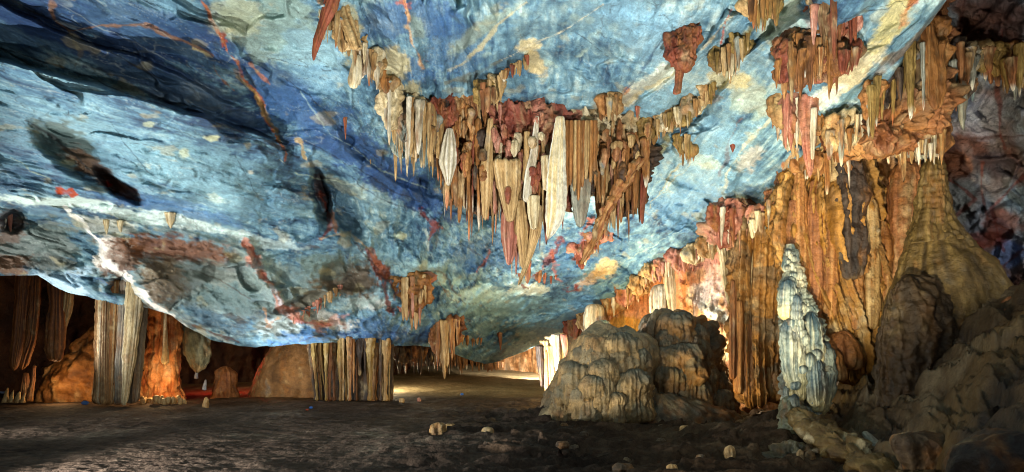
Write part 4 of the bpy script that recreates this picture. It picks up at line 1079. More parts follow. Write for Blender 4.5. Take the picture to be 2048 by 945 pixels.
seam('stalactite_cluster', 'brown shaggy curtain on the roof edge at the upper right', [(-30, 1850, 1920), (40, 1815, 1890), (120, 1780, 1885), (200, 1740, 1880), (260, 1720, 1850), (300, 1730, 1820)], 12.6, 'brown', 50,
     ([(1730, 190), (1790, 110), (1850, 60), (1890, 40)], [(1730, 270), (1790, 230), (1850, 200), (1890, 190)]), ['brown', 'ochre', 'grey', 'olive', 'dark'], 22, (10, 22))
t5 = thing('drapery', 'smooth ochre ear-shaped drapery hanging beside the shaggy curtain at the upper right', 'drapery', W(1870, 60, 12.0))
part('drapery', t5, [(40, 1842, 1862), (90, 1842, 1876), (140, 1846, 1890), (180, 1850, 1893), (205, 1860, 1886), (220, 1866, 1880)], 11.8, asp=.35, nang=60, flute=(.1, 4, .1), pal='ochre', seed=53, lump=(.12, 1.5), streak=.4)
seam('stalactite_cluster', 'pale crusty knobs and small draperies above the massive ochre column', [(225, 1700, 1760), (250, 1680, 1800), (275, 1670, 1860), (300, 1700, 1880)], 13.9, 'mix', 55,
     ([(1660, 250), (1720, 230), (1800, 270), (1885, 270)], [(1660, 330), (1720, 300), (1800, 330), (1885, 325)]), ['cream', 'white', 'ochre', 'grey', 'tan'], 30, (8, 16), cell=(.2, 2.6))
fringe('stalactite_cluster', 'brown draperies in the shade along the upper right edge of the wall', 'stalactites',
       [(1900, 80), (1950, 100), (2000, 95), (2060, 90)], [(1900, 200), (1950, 150), (2000, 170), (2060, 210)], 20, 12.8, ['dark', 'brown', 'grey', 'brown', 'olive'], (12, 26), seed=57)
fringe('stalactite_cluster', 'long ribbed grey stalactites beside the ear-shaped drapery', 'stalactites',
       [(1895, 110), (1920, 110), (1950, 120)], [(1895, 200), (1922, 260), (1950, 190)], 7, 12.9, ['grey', 'brown', 'bluegrey'], (12, 18), seed=58)
fringe('stalactite_cluster', 'ochre and white draperies above the tall round column at the right', 'stalactites',
       [(1800, 250), (1840, 262), (1890, 262)], [(1800, 370), (1815, 330), (1840, 320), (1890, 320)], 14, 13.2, ['ochre', 'white', 'tan', 'ochre'], (9, 17), seed=59)
fringe('stalactite_cluster', 'white pencil stalactites in front of the top of the big brown column', 'stalactites',
       [(1590, 320), (1630, 300), (1665, 290), (1700, 300)], [(1590, 350), (1630, 360), (1665, 390), (1700, 385)], 18, 15.3, ['white', 'tan', 'ochre', 'grey'], (7, 13), seed=60)
fringe('stalactite_cluster', 'crust of small stalactites where the blue roof meets the brown wall', 'stalactites',
       [(1500, 440), (1540, 400), (1575, 350), (1600, 320)], [(1500, 480), (1540, 450), (1575, 410), (1600, 380)], 18, 16.6, ['grey', 'brown', 'cream', 'pink'], (9, 18), seed=61)
seam('stalactite_cluster', 'pink and white crusty curtain on the roof edge left of the brown wall', [(405, 1450, 1500), (430, 1430, 1510), (460, 1420, 1515), (490, 1420, 1500)], 19.2, 'pink', 63,
     ([(1425, 430), (1465, 405), (1510, 430)], [(1425, 480), (1465, 490), (1510, 500)]), ['pink', 'white', 'pink', 'rust'], 12, (10, 18))
fringe('stalactite_cluster', 'row of pale stalactites along the sloping roof edge above the pink wall', 'stalactites',
       [(1290, 545), (1340, 520), (1400, 490), (1430, 475)], [(1290, 575), (1340, 560), (1400, 530), (1430, 520)], 18, lambda x, y: cdepth(x, y) - .3, ['white', 'cream', 'pink', 'tan'], (8, 15), seed=65)
fringe('stalactite_cluster', 'row of red and tan stalactites low on the sloping roof edge', 'stalactites',
       [(1130, 655), (1190, 620), (1240, 590), (1290, 552)], [(1130, 690), (1190, 660), (1240, 630), (1290, 590)], 22, lambda x, y: cdepth(x, y) - .4, ['rust', 'ochre', 'tan', 'pink', 'white'], (8, 15), seed=66)

# ---------- pale flowstone tongues on the pink wall
for i, (rows, Y, p, lab) in enumerate([
        ([(568, 1305, 1338), (590, 1300, 1344), (625, 1300, 1345), (660, 1302, 1345)], 25.5, 'white', 'white bell-shaped flowstone tongue on the pink wall behind the boulders'),
        ([(520, 1328, 1345), (560, 1328, 1350), (600, 1334, 1352), (640, 1340, 1352)], 25.0, 'cream', 'narrow cream flowstone pillar on the pink wall beside the white bell'),
        ([(608, 1172, 1206), (640, 1168, 1210), (675, 1172, 1208), (700, 1176, 1200)], 31, 'white', 'pale flowstone pillar above the left end of the big boulder'),
        ([(640, 1195, 1220), (670, 1200, 1222), (700, 1205, 1220)], 30, 'bluegrey', 'short greenish flowstone pillar beside the pale pillar'),
        ([(470, 1466, 1520), (500, 1470, 1522), (545, 1476, 1520), (590, 1490, 1516), (620, 1500, 1512)], 20.4, 'white', 'wide white drapery at the upper left of the brown wall'),
        ([(475, 1432, 1462), (520, 1440, 1464), (570, 1448, 1466), (610, 1454, 1464)], 21.2, 'cream', 'slim cream drapery left of the wide white drapery')]):
    solo('flowstone', lab, 'flowstone', rows, Y, mat=M_FLOW, asp=.6, nang=70, flute=(.16, 12, .12), lump=(.06, 2), pal=p, seed=80 + i, streak=.8, cap=(.12, .12), base='top')

# ---------- pillars and columns of the right wall
def pillar(name, label, cat, Y, cols, main, seed):
    """a broad column made of a body and fluted ribs on its front"""
    t = thing(name, label, cat, W((main[-1][1] + main[-1][2]) / 2, main[-1][0], Y))
    part('column_body', t, main, Y, mat=M_LUMP, **cols)
    return t


p1 = pillar('rock_column', 'broad rust-brown fluted column between the boulders and the pale stalagmite', 'column', 19.0,
            dict(asp=.5, nang=200, flute=(.24, 28, .07), lump=(.10, .9), pal=[(60, 38, 14), (126, 84, 32), (170, 122, 58), (206, 166, 108)], seed=90, streak=.6, blot=.5, rough=.5, lobes=(50, .45, .14, .06), cell=(.10, 1.5), cap=(.03, .02)),
            [(440, 1480, 1600), (520, 1474, 1600), (620, 1470, 1600), (720, 1476, 1590), (800, 1482, 1590)], 90)
for i, (x, y0, y1, w, p) in enumerate([(1478, 600, 790, 22, 'ochre'), (1496, 640, 796, 26, 'ochre'), (1510, 500, 700, 14, 'cream'), (1520, 660, 800, 24, 'ochre'), (1540, 480, 700, 20, 'brown'),
                                       (1466, 560, 760, 16, 'brown'), (1546, 640, 796, 22, 'mix'), (1530, 440, 640, 12, 'rust')]):
    part('flowstone_rib', p1, [(y0, x - w * .25, x + w * .25), (y0 + 30, x - w * .4, x + w * .4), (y1 - 40, x - w * .5, x + w * .5), (y1, x - w * .5, x + w * .5)], 18.62, asp=.8, nang=36,
         flute=(.25, 7, .15), lump=(.12, 1.5), pal=p, seed=91 + i)
p2 = pillar('rock_column', 'massive ochre and dark grey column behind the pale stalagmite', 'column', 16.2,
            dict(asp=.45, nang=240, flute=(.22, 30, .07), lump=(.12, .8), pal=[(48, 32, 12), (120, 82, 28), (164, 118, 48), (196, 156, 92)], seed=100, streak=.8, blot=.75, rough=.5, lobes=(40, .45, .09, .06), film=.15, cell=(.04, 2), cap=(.03, .04)),
            [(285, 1640, 1720), (330, 1590, 1740), (400, 1560, 1760), (480, 1556, 1778), (560, 1580, 1795), (620, 1612, 1808), (672, 1630, 1818), (760, 1650, 1826)], 100)
for i, (x, y0, y1, w, p) in enumerate([(1600, 340, 620, 30, 'ochre'), (1630, 360, 640, 34, 'brown'), (1660, 420, 640, 30, 'ochre'), (1585, 400, 600, 24, 'brown'),
                                       (1712, 430, 660, 30, 'ochre'), (1742, 400, 660, 34, 'tan'), (1770, 440, 668, 34, 'ochre'), (1796, 540, 664, 24, 'ochre')]):
    part('flowstone_rib', p2, [(y0, x - w * .2, x + w * .2), (y0 + 40, x - w * .4, x + w * .4), (y1 - 50, x - w * .5, x + w * .5), (y1, x - w * .35, x + w * .35)], 15.66, asp=.8, nang=44,
         mat=M_LUMP, flute=(.25, 8, .15), lump=(.15, 1.4), cell=(.05, 3), pal=p, seed=101 + i)
part('dark_crust', p2, [(300, 1670, 1712), (350, 1674, 1728), (400, 1672, 1735), (440, 1676, 1728), (500, 1682, 1730), (560, 1690, 1724)], 15.4, mat=M_LUMP, asp=.5, nang=70, lump=(.2, 1.6), cell=(.10, 3), pal='dark', seed=110)

p3 = thing('stalagmite', 'tall round ochre stalagmite with a wide domed foot against the right wall', 'stalagmite', W(1880, 620, 14.4))
OLV = [(40, 31, 13), (74, 59, 27), (102, 84, 44), (128, 110, 66)]
part('shaft', p3, [(315, 1848, 1884), (340, 1844, 1890), (400, 1838, 1896), (450, 1828, 1908), (490, 1820, 1925)], 14.4, asp=.9, nang=140, flute=(.04, 12, .1), lump=(.10, 1), terr=(.04, 7), rough=.3, pal=OLV, seed=111, cap=(.12, 0), blot=.4)
part('dome', p3, [(428, 1838, 1900), (455, 1828, 1914), (490, 1816, 1934), (530, 1802, 1958), (570, 1792, 1980), (610, 1786, 2000), (650, 1786, 2016), (760, 1790, 2044), (860, 1800, 2060)], 14.4, asp=.8, nang=220,
     flute=(.03, 12, .1), lump=(.10, .6), terr=(.02, 8), lobes=(4, 1.0, .14, .02), blot=.2, film=0, rough=.15, pal=OLV, seed=112, mat=M_LUMP, cap=(.05, 0))
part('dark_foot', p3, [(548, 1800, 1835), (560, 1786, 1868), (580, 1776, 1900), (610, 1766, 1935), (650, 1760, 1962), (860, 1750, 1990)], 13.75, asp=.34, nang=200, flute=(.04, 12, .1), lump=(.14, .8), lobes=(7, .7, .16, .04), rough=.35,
     pal=[(18, 13, 7), (36, 27, 14), (56, 42, 22), (76, 60, 36)], blot=.1, film=0, seed=113, mat=M_LUMP, cap=(.12, 0))  # dark palette puts the recess's shadow into this rock
p4 = solo('rock_column', 'shaded round column in the recess left of the tall round stalagmite', 'column', [(320, 1790, 1840), (360, 1782, 1846), (430, 1780, 1850), (520, 1778, 1850), (660, 1770, 1850)], 15.6,
          asp=.8, nang=110, flute=(.1, 12, .1), lump=(.1, 1), pal='brown', seed=115, cap=(.1, 0))

# ---------- flowstone boulders in the middle
B1 = solo('flowstone_boulder', 'large rounded flowstone boulder with drip folds, left of the pair', 'boulder',
          [(676, 1205, 1250), (684, 1190, 1270), (698, 1172, 1278), (712, 1150, 1284), (730, 1138, 1288), (770, 1124, 1294), (805, 1120, 1296), (835, 1124, 1298), (850, 1128, 1298)], 20.5,
          asp=.75, nang=340, step=1.5, flute=(.03, 44, .2), lump=(.22, .8), cell=(.14, 2.2), rough=.25, lobes=(64, .6, .46, .22), blot=.35, pal=[(52, 44, 32), (108, 90, 60), (158, 134, 92), (196, 174, 130)], seed=120, streak=.25, cap=(.10, 0))
B2 = solo('flowstone_boulder', 'taller lumpy flowstone boulder with a small knob on top, right of the pair', 'boulder',
          [(634, 1335, 1372), (644, 1308, 1394), (660, 1296, 1410), (690, 1290, 1424), (730, 1298, 1432), (780, 1314, 1440), (815, 1332, 1450), (848, 1348, 1462)], 21.9,
          asp=.7, nang=340, step=1.5, flute=(.03, 44, .2), lump=(.26, .8), cell=(.20, 2.0), rough=.4, lobes=(80, .45, .38, .14), blot=.35, pal=[(40, 32, 24), (80, 62, 40), (120, 92, 56), (150, 126, 88)], seed=121, streak=.25, cap=(.08, 0))
for bi, (B, Yb, pl, LL) in enumerate([
        (B1, 20.5, [(60, 56, 44), (112, 98, 68), (156, 130, 86), (190, 164, 116)], [(1232, 668, 74, 745, -.9), (1182, 688, 58, 775, -1.2), (1272, 692, 50, 800, -1.0), (1150, 722, 56, 805, -1.4), (1206, 716, 74, 812, -1.8), (1262, 738, 66, 836, -1.6),
                     (1132, 768, 40, 836, -1.4), (1172, 776, 50, 842, -1.9), (1292, 770, 30, 838, -.9), (1226, 784, 56, 842, -2.1), (1196, 752, 40, 790, -2.1)]),
        (B2, 21.9, [(38, 36, 30), (86, 68, 44), (128, 98, 60), (160, 132, 90)], [(1350, 626, 62, 700, -.9), (1396, 648, 50, 745, -1.0), (1322, 658, 46, 735, -1.1), (1362, 690, 66, 775, -1.6), (1412, 702, 42, 790, -1.1), (1334, 734, 56, 815, -1.7),
                     (1386, 752, 70, 838, -1.8), (1436, 778, 44, 842, -1.2), (1352, 792, 60, 842, -2.1), (1380, 668, 36, 715, -1.4)])]):
    for i, (cx_, y0, w, y1, dy) in enumerate(LL):
        w *= [1.25, .9, 1.1, 1.3, .85][i % 5]; cx_ += 10 if bi and cx_ < 1340 else 0
        H = y1 - y0
        part('flowstone_lobe', B, [(y0, cx_ - w * .2, cx_ + w * .2), (y0 + .08 * H, cx_ - w * .36, cx_ + w * .36), (y0 + .25 * H, cx_ - w * .46, cx_ + w * .46), (y0 + .6 * H, cx_ - w * .5, cx_ + w * .5), (y1, cx_ - w * .5, cx_ + w * .5)],
             Yb + dy, mat=M_LUMP, asp=.8, nang=110, step=1.5, flute=(.13, 24, .12), lump=(.2, 1.2), lobes=(5, .34, .12, .10), rough=.35, pal=pl, seed=1200 + bi * 20 + i, cap=(.2, .08), ragz=.4, streak=.3,
             blot=.3, top=((74, 80, 72), .4))
k = part('knob', B2, [(618, 1350, 1362), (626, 1346, 1366), (640, 1342, 1370), (652, 1340, 1372)], 21.3, mat=M_LUMP, asp=.9, nang=40, pal='boulder', seed=122, lump=(.12, 2))
solo('flowstone_apron', 'low grey flowstone apron at the left foot of the boulder pair', 'flowstone',
     [(796, 1132, 1180), (806, 1120, 1215), (818, 1104, 1240), (834, 1088, 1262), (850, 1080, 1270)], 19.5, asp=.5, nang=160, flute=(.04, 14, .4), lump=(.10, 1), cell=(.06, 2.4), lobes=(26, .4, .16, .05), pal='boulder', seed=123, cap=(.15, 0), streak=.2)
solo('flowstone_apron', 'low sloping flowstone apron between and before the two boulders', 'flowstone',
     [(795, 1290, 1340), (812, 1270, 1400), (830, 1250, 1440), (850, 1230, 1480)], 19.6, asp=.4, nang=160, flute=(.04, 14, .4), lump=(.12, 1), cell=(.06, 2.4), lobes=(26, .5, .16, .06), pal='mud', seed=124, cap=(.15, 0), streak=.2)
g = thing('stalactite_cluster', 'pale fluted curtain joining roof and floor at the left end of the boulder pair', 'column', W(1105, 790, 24.5))
for i, (x, y0, y1, w, p) in enumerate([(1078, 690, 775, 16, 'dark'), (1088, 680, 790, 18, 'tan'), (1098, 672, 780, 18, 'cream'), (1110, 668, 750, 16, 'white'), (1100, 690, 800, 18, 'tan'),
                                       (1118, 665, 725, 16, 'cream'), (1126, 668, 715, 13, 'pink'), (1092, 700, 798, 16, 'brown')]):
    part('drapery', g, [(y0, x - w * .5, x + w * .5), ((y0 + y1) / 2, x - w * .42 + 3, x + w * .42 + 3), (y1, x - w * .15 + 5, x + w * .2 + 5)], 24.5 + .1 * (i % 3), asp=.8, nang=30, flute=(.25, 6, .2), pal=p, seed=125 + i)

# ---------- the pale stalagmite in front
Ys = 15.2
sg = thing('stalagmite', 'slender pale blue-grey stalagmite standing on the floor before the brown columns', 'stalagmite', W(1610, 880, Ys))
SP = [(22, 36, 42), (86, 106, 106), (176, 182, 160), (222, 216, 184)]
part('shaft', sg, [(490, 1578, 1583), (500, 1574, 1589), (515, 1571, 1594), (545, 1569, 1599), (580, 1568, 1608), (610, 1567, 1618), (640, 1566, 1630), (700, 1568, 1644), (760, 1571, 1648), (815, 1576, 1642), (850, 1570, 1632)], Ys,
     mat=M_WET, asp=.8, nang=240, step=1.3, flute=(.05, 14, .4), lump=(.08, 1.6), terr=(.07, 5), cell=(.08, 5), lobes=(60, .17, .09, .04), rough=.5, pal=SP, seed=140, streak=.2, cap=(.0, 0), blot=.5)
for i, (rows, dy, s_) in enumerate([
        ([(625, 1612, 1634), (660, 1606, 1642), (700, 1606, 1646), (740, 1616, 1646)], -.45, 0), ([(680, 1630, 1652), (710, 1622, 1664), (760, 1626, 1666), (800, 1632, 1660), (830, 1638, 1650)], -.35, 1),
        ([(640, 1566, 1590), (680, 1560, 1600), (730, 1562, 1600), (790, 1580, 1606), (812, 1592, 1604)], -.5, 2), ([(716, 1618, 1644), (750, 1612, 1650), (800, 1618, 1652), (825, 1628, 1644)], -.6, 3),
        ([(590, 1584, 1600), (640, 1582, 1604), (700, 1590, 1608), (800, 1598, 1612)], -.6, 4), ([(560, 1566, 1584), (590, 1560, 1590), (640, 1562, 1586)], -.4, 5)]):
    part('drapery', sg, rows, Ys + dy, mat=M_WET, asp=.7, nang=70, flute=(.26, 9, .15), lump=(.12, 1.5), cell=(.05, 5), terr=(.05, 5), rough=.35, pal=SP, seed=141 + i, streak=.6, blot=.3, top=((30, 56, 72), .45), tip=((206, 190, 130), .5), cap=(.15, .1))
rk = random.Random(21)
for i in range(44):
    y = 500 + 330 * (i / 43) ** 1.1; xl_ = np.interp(y, [490, 545, 610, 700, 830], [1576, 1568, 1565, 1566, 1572]); xr_ = np.interp(y, [490, 545, 610, 640, 700, 830], [1586, 1598, 1614, 1630, 1646, 1642])
    x = rk.uniform(xl_, xr_); w = rk.uniform(.35, .6) * min(36, xr_ - xl_) + 2; h = w * rk.uniform(.7, 1.7)
    e = (x - (xl_ + xr_) / 2) / ((xr_ - xl_) / 2)
    part('crust_knob', sg, [(y, x - w * .3, x + w * .3), (y + h * .3, x - w * .5, x + w * .5), (y + h * .75, x - w * .45, x + w * .45), (y + h, x - w * .3, x + w * .25)], Ys - .1 - .42 * (xr_ - xl_) / 1117 * Ys * math.sqrt(max(0, 1 - e * e)) - (.15 if y > 620 else 0),
         mat=M_WET, asp=.8, nang=36, step=1.2, flute=(.08, 9, .4), lump=(.25, 2.5), terr=(.035, 9), rough=.5, pal=SP, seed=1300 + i, cap=(.3, .25), blot=.35, top=((24, 44, 54), .6), ragz=.6)
part('base', sg, [(795, 1566, 1600), (820, 1556, 1612), (850, 1550, 1625), (872, 1546, 1632), (890, 1540, 1640)], Ys - .5, mat=M_WET, asp=.8, nang=150, step=1.5, terr=(.06, 6), lump=(.2, 1.5), cell=(.12, 3), rough=.3, pal=[(24, 30, 28), (62, 70, 58), (104, 108, 84), (150, 150, 118)], seed=150, cap=(.1, 0))
part('base', sg, [(884, 1580, 1600), (900, 1566, 1622), (930, 1556, 1640), (960, 1550, 1660)], Ys - 2.0, mat=M_WET, asp=.7, nang=110, terr=(.05, 5), lump=(.4, 1.4), cell=(.16, 2.4), rough=1.5, pal=[(22, 24, 20), (52, 54, 42), (86, 84, 62), (120, 116, 90)], seed=151, cap=(.3, 0))


def bar(name, parent, pts, pal, seed, mat=None, nang=70, cell=(.12, 2.2), lump=.18, label=None, cat=None, flat=.8, crag=0.0):
    """a lying body swept along world points (x, y, z, radius)"""
    pts = np.array(pts, float); m = 90
    s = np.linspace(0, 1, m) * (len(pts) - 1); i = np.clip(s.astype(int), 0, len(pts) - 2); f = (s - i)[:, None]
    f = f * f * (3 - 2 * f) * .5 + f * .5
    Q = pts[i] * (1 - f) + pts[i + 1] * f
    c, rr = Q[:, :3], Q[:, 3]
    t = np.linspace(0, 1, m); rr = rr * np.sqrt(np.clip(1 - (1 - np.clip(np.minimum(t, 1 - t) / .08, 0, 1)) ** 2, .002, 1))
    tg = np.gradient(c, axis=0); tg /= np.linalg.norm(tg, axis=1, keepdims=True)
    u = np.cross(tg, [0, 0, 1.]); u /= np.linalg.norm(u, axis=1, keepdims=True); v = np.cross(u, tg)
    th = np.linspace(0, 2 * math.pi, nang, endpoint=False)
    R = u[:, None] * np.cos(th)[None, :, None] + flat * v[:, None] * np.sin(th)[None, :, None]
    P = c[:, None] + R * rr[:, None, None]
    g1, _ = worley(P * cell[1] + seed, 800)
    h1, _ = worley(P * np.array([1.6, 1.6, 2.4]) + seed + 9, 806)
    fa, _e = facets(P * 2.2 + seed, 807, 1.4)
    P2 = P + R * (np.minimum(1, rr[:, None] * 2) * (crag * (0.55 - h1) + crag * .8 * fa + crag * .35 * fbm(P * 6, 3, 808)))[..., None] + R * (rr[:, None] * lump * 2 * fbm(P * 1.2 + seed, 4, 801) + cell[0] * (.6 - g1) * np.minimum(1, rr[:, None] * 2))[..., None]
    C = ramp(.5 + .6 * fbm(P * 1.5 + seed, 4, 803, .6), PAL[pal] if isinstance(pal, str) else pal)
    V = np.concatenate([np.broadcast_to(P2[0].mean(0), P2[:1].shape), P2, np.broadcast_to(P2[-1].mean(0), P2[:1].shape)])
    C = np.concatenate([C[:1], C, C[-1:]])
    o = link_mesh(name, V, grid_faces(m + 2, nang, True), C, mat or M_LUMP, parent=parent, origin=None if parent else Vector(c[0]))
    if label: tag(o, label, cat)
    return o


def wp(px, py, Y, r): return tuple(W(px, py, Y)) + (r,)


bar('fallen_column', None, [wp(1590, 835, 14.6, .25), wp(1640, 862, 13.4, .34), wp(1690, 896, 12.2, .36), wp(1740, 936, 11.2, .34), wp(1810, 995, 9.8, .3)],
    [(26, 20, 12), (74, 56, 28), (120, 100, 58), (216, 206, 168)], 160, mat=M_LUMP, crag=.34, label='thick crusty fallen column lying from the pale stalagmite towards the bottom edge', cat='fallen column', cell=(.16, 2.6), nang=130)
bar('fallen_column', None, [wp(1728, 865, 12.6, .08), wp(1752, 892, 12.2, .13), wp(1772, 918, 11.8, .11)], 'grey', 161, label='short grey broken column lying beside the thick fallen column', cat='fallen column', cell=(.03, 4))
bar('fallen_column', None, [wp(1768, 905, 11.8, .1), wp(1830, 930, 11.2, .14), wp(1900, 952, 10.6, .12)], 'brown', 162, label='thin brown broken column at the bottom edge, right of the thick fallen one', cat='fallen column', cell=(.06, 4))
bar('fallen_column', None, [wp(1066, 820, 21.2, .10), wp(1100, 828, 20.4, .15), wp(1128, 838, 19.8, .08)], 'grey', 163, label='pale broken column lying on the floor left of the boulders', cat='fallen column', cell=(.03, 4), flat=.5)
solo('flowstone_slab', 'low folded grey-brown flowstone at the foot of the slope near the bottom right', 'flowstone',
     [(868, 1800, 1850), (885, 1785, 1890), (905, 1790, 1905), (930, 1800, 1915), (950, 1810, 1920)], 10.2, asp=.7, nang=120, lump=(.14, 1.2), cell=(.12, 1.5), pal='mud', seed=164, cap=(.15, 0))
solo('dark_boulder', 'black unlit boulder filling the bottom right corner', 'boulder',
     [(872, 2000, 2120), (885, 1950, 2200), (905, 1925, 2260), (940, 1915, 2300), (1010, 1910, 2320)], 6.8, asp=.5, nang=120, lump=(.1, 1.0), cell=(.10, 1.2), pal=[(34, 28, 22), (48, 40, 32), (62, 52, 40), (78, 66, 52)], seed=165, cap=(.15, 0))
solo('shelf_boulder', 'dark rounded rock on the top of the slope at the right edge', 'boulder',
     [(588, 2040, 2090), (600, 2016, 2120), (625, 2006, 2140), (650, 2004, 2150)], 12.6, asp=.8, nang=90, lump=(.2, 1.0), cell=(.14, 1.4), pal='brown', seed=166, cap=(.15, 0))
for i, (rows, Y, lab) in enumerate([
        ([(665, 1668, 1690), (680, 1655, 1705), (705, 1650, 1712), (735, 1655, 1715)], 15.6, 'rounded brown rock at the foot of the massive ochre column'),
        ([(700, 1640, 1665), (715, 1630, 1680), (740, 1628, 1690), (760, 1630, 1692)], 15.2, 'ochre rock behind the right side of the pale stalagmite')]):
    solo('rounded_rock', lab, 'boulder', rows, Y, asp=.8, nang=80, lump=(.15, 1.2), cell=(.12, 1.6), pal='brown' if i == 0 else 'ochre', seed=167 + i, cap=(.15, .1))

# ---------- left chamber
DKO = [(34, 17, 8), (84, 46, 20), (132, 80, 38), (172, 118, 68)]
def curtain(name, label, cat, top, Y, items, seed, fl=(.26, 9, .06), pal=None, gl=None, asp=.7):
    t = thing(name, label, cat, W(top[0], top[1], Y), gl)
    for i, (rows, p, dy) in enumerate(items):
        part('flowstone_rib' if len(items) > 3 else 'drapery', t, rows, Y + dy, asp=asp, nang=60, flute=fl, lump=(.10, 1.2), pal=p, seed=seed + i, streak=.85)
    return t


curtain('drapery', 'dark orange double drapery at the far left hanging in the shadow', 'drapery', (45, 560), 24.6, [
    ([(545, 34, 60), (620, 30, 52), (680, 26, 46), (730, 22, 36), (742, 24, 30)], DKO, 0),
    ([(545, 62, 80), (620, 60, 76), (680, 54, 70), (725, 38, 56), (740, 40, 48)], DKO, .3)], 200)
curtain('drapery', 'orange lumpy drapery left of the striped column', 'drapery', (115, 570), 24.8, [
    ([(560, 98, 128), (610, 102, 124), (650, 96, 128), (700, 92, 128), (724, 100, 120)], DKO, 0),
    ([(585, 128, 146), (620, 124, 142), (655, 122, 132), (680, 122, 126)], 'tan', .2)], 205)
curtain('stalagmite', 'slim brown stalagmite under the double drapery at the far left', 'stalagmite', (58, 800), 25.4, [
    ([(730, 66, 72), (760, 62, 70), (805, 50, 64)], 'brown', 0), ([(745, 48, 56), (770, 45, 58), (805, 40, 60)], 'brown', .3)], 208)
solo('rubble_mound', 'tall mound of orange rubble left of the striped column', 'rock pile',
     [(655, 176, 200), (680, 160, 215), (710, 140, 225), (735, 100, 230), (770, 88, 232), (808, 80, 236)], 27.6, asp=.5, nang=170, lump=(.14, 1.2), cell=(.34, 1.3), pal='ochre', seed=210, cap=(.1, 0), streak=.1)
c1 = curtain('striped_column', 'wide column of cream, brown and white stripes joining floor and roof', 'column', (245, 805), 24.2, [
    ([(560, 194, 226), (640, 194, 222), (720, 192, 220), (780, 190, 222), (810, 188, 224)], 'stripe', 0),
    ([(560, 214, 240), (640, 212, 236), (720, 210, 232), (810, 212, 228)], 'mix', .1),
    ([(560, 228, 250), (640, 226, 246), (720, 222, 244), (810, 222, 242)], 'stripe', .25),
    ([(560, 240, 262), (640, 238, 256), (720, 232, 250), (810, 230, 246)], [(70, 64, 58), (112, 106, 96), (150, 142, 126), (180, 172, 150)], .1),
    ([(560, 256, 286), (640, 252, 280), (700, 248, 272), (760, 246, 262), (812, 243, 252)], 'cream', -.3),
    ([(570, 276, 296), (640, 272, 292), (720, 262, 284), (800, 254, 276), (808, 252, 276)], [(60, 46, 36), (100, 84, 66), (130, 116, 96), (160, 148, 124)], .3)], 215, fl=(.30, 14, .04))
solo('stalagmite', 'orange-lit lumpy stalagmite right of the striped column', 'stalagmite',
     [(610, 300, 350), (650, 300, 352), (690, 302, 352), (720, 296, 352), (760, 290, 358), (790, 284, 362), (806, 276, 370)], 27.8, asp=.7, nang=160, lump=(.14, 1.2), cell=(.26, 1.7), flute=(.1, 12, .3),
     pal=[(110, 48, 20), (176, 96, 44), (214, 150, 92), (230, 190, 144)], seed=225, cap=(.03, 0), streak=.3)
solo('stalagmite', 'thin cream drip column on the orange-lit stalagmite', 'stalagmite',
     [(622, 328, 334), (660, 326, 334), (700, 326, 336), (730, 322, 338)], 26.8, asp=.8, nang=30, pal='cream', seed=226, cap=(.05, .1))
for i in range(16):
    x = 282 + i * 5.6 + RNG.uniform(-3, 3); w = RNG.uniform(6, 12); y = RNG.uniform(790, 800)
    solo('rubble_stone', 'one of the rounded orange stones heaped before the orange-lit stalagmite', 'stone', [(y, x - w * .4, x + w * .4), (y + 4, x - w * .6, x + w * .6), (y + 10, x - w * .6, x + w * .6), (y + 15, x - w * .4, x + w * .4)],
         25.6 + RNG.uniform(-.5, .5), asp=.9, nang=24, lump=(.2, 2.5), pal='tan', seed=230 + i, cap=(.2, .1), group='orange stones heaped before the stalagmite')
solo('hanging_rock', 'greenish grey pointed rock hanging behind the roof edge', 'rock',
     [(640, 362, 400), (665, 360, 412), (690, 366, 418), (715, 378, 422), (735, 384, 410), (745, 388, 400)], 28.5, asp=.5, nang=110, lump=(.16, 1), cell=(.14, 1.5), pal=[(62, 64, 50), (98, 104, 86), (128, 134, 112), (150, 146, 110)], seed=250, cap=(.02, .12), base='top')
solo('brown_rock', 'brown lumpy rock glowing red in the dark chamber', 'rock',
     [(735, 440, 462), (745, 434, 468), (765, 432, 470), (790, 428, 474), (806, 425, 478)], 29.5, asp=.8, nang=90, lump=(.15, 1.2), cell=(.16, 1.8), pal='brown', seed=251, cap=(.15, 0))
for i, (x, y, w) in enumerate([(410, 768, 7), (393, 745, 6)]):
    solo('glint_tip', ['glistening white wet stalagmite tip in the dark chamber', 'small glistening drip stone above the white stalagmite tip'][i], 'stalagmite',
         [(y - 9, x, x + 3), (y, x - w * .4, x + w * .5), (y + 8, x - w * .7, x + w * .4), (y + 14, x - w * .8, x + w * .6)], 28.5, mat=M_WET, asp=.8, nang=30, pal=[(90, 106, 130), (140, 160, 184), (190, 204, 220)], seed=252 + i)  # pale blue colour stands in for the wet glint
solo('mud_mound', 'smooth tan rock mound bulging left of the fluted curtain', 'rock mound',
     [(675, 560, 640), (695, 545, 660), (720, 526, 670), (750, 512, 680), (780, 505, 690), (806, 490, 700)], 30.5, asp=.5, nang=140, lump=(.05, .6), flute=(.03, 10, .1), pal=[(70, 50, 28), (104, 78, 46), (132, 100, 62), (150, 118, 78)], seed=256, cap=(.05, 0), streak=.3)
fc = thing('fluted_curtain', 'wide fluted stone curtain of narrow tan ribs standing in the middle distance', 'curtain', W(705, 800, 27.0))
r_ = random.Random(5)
x = 622.0; i = 0
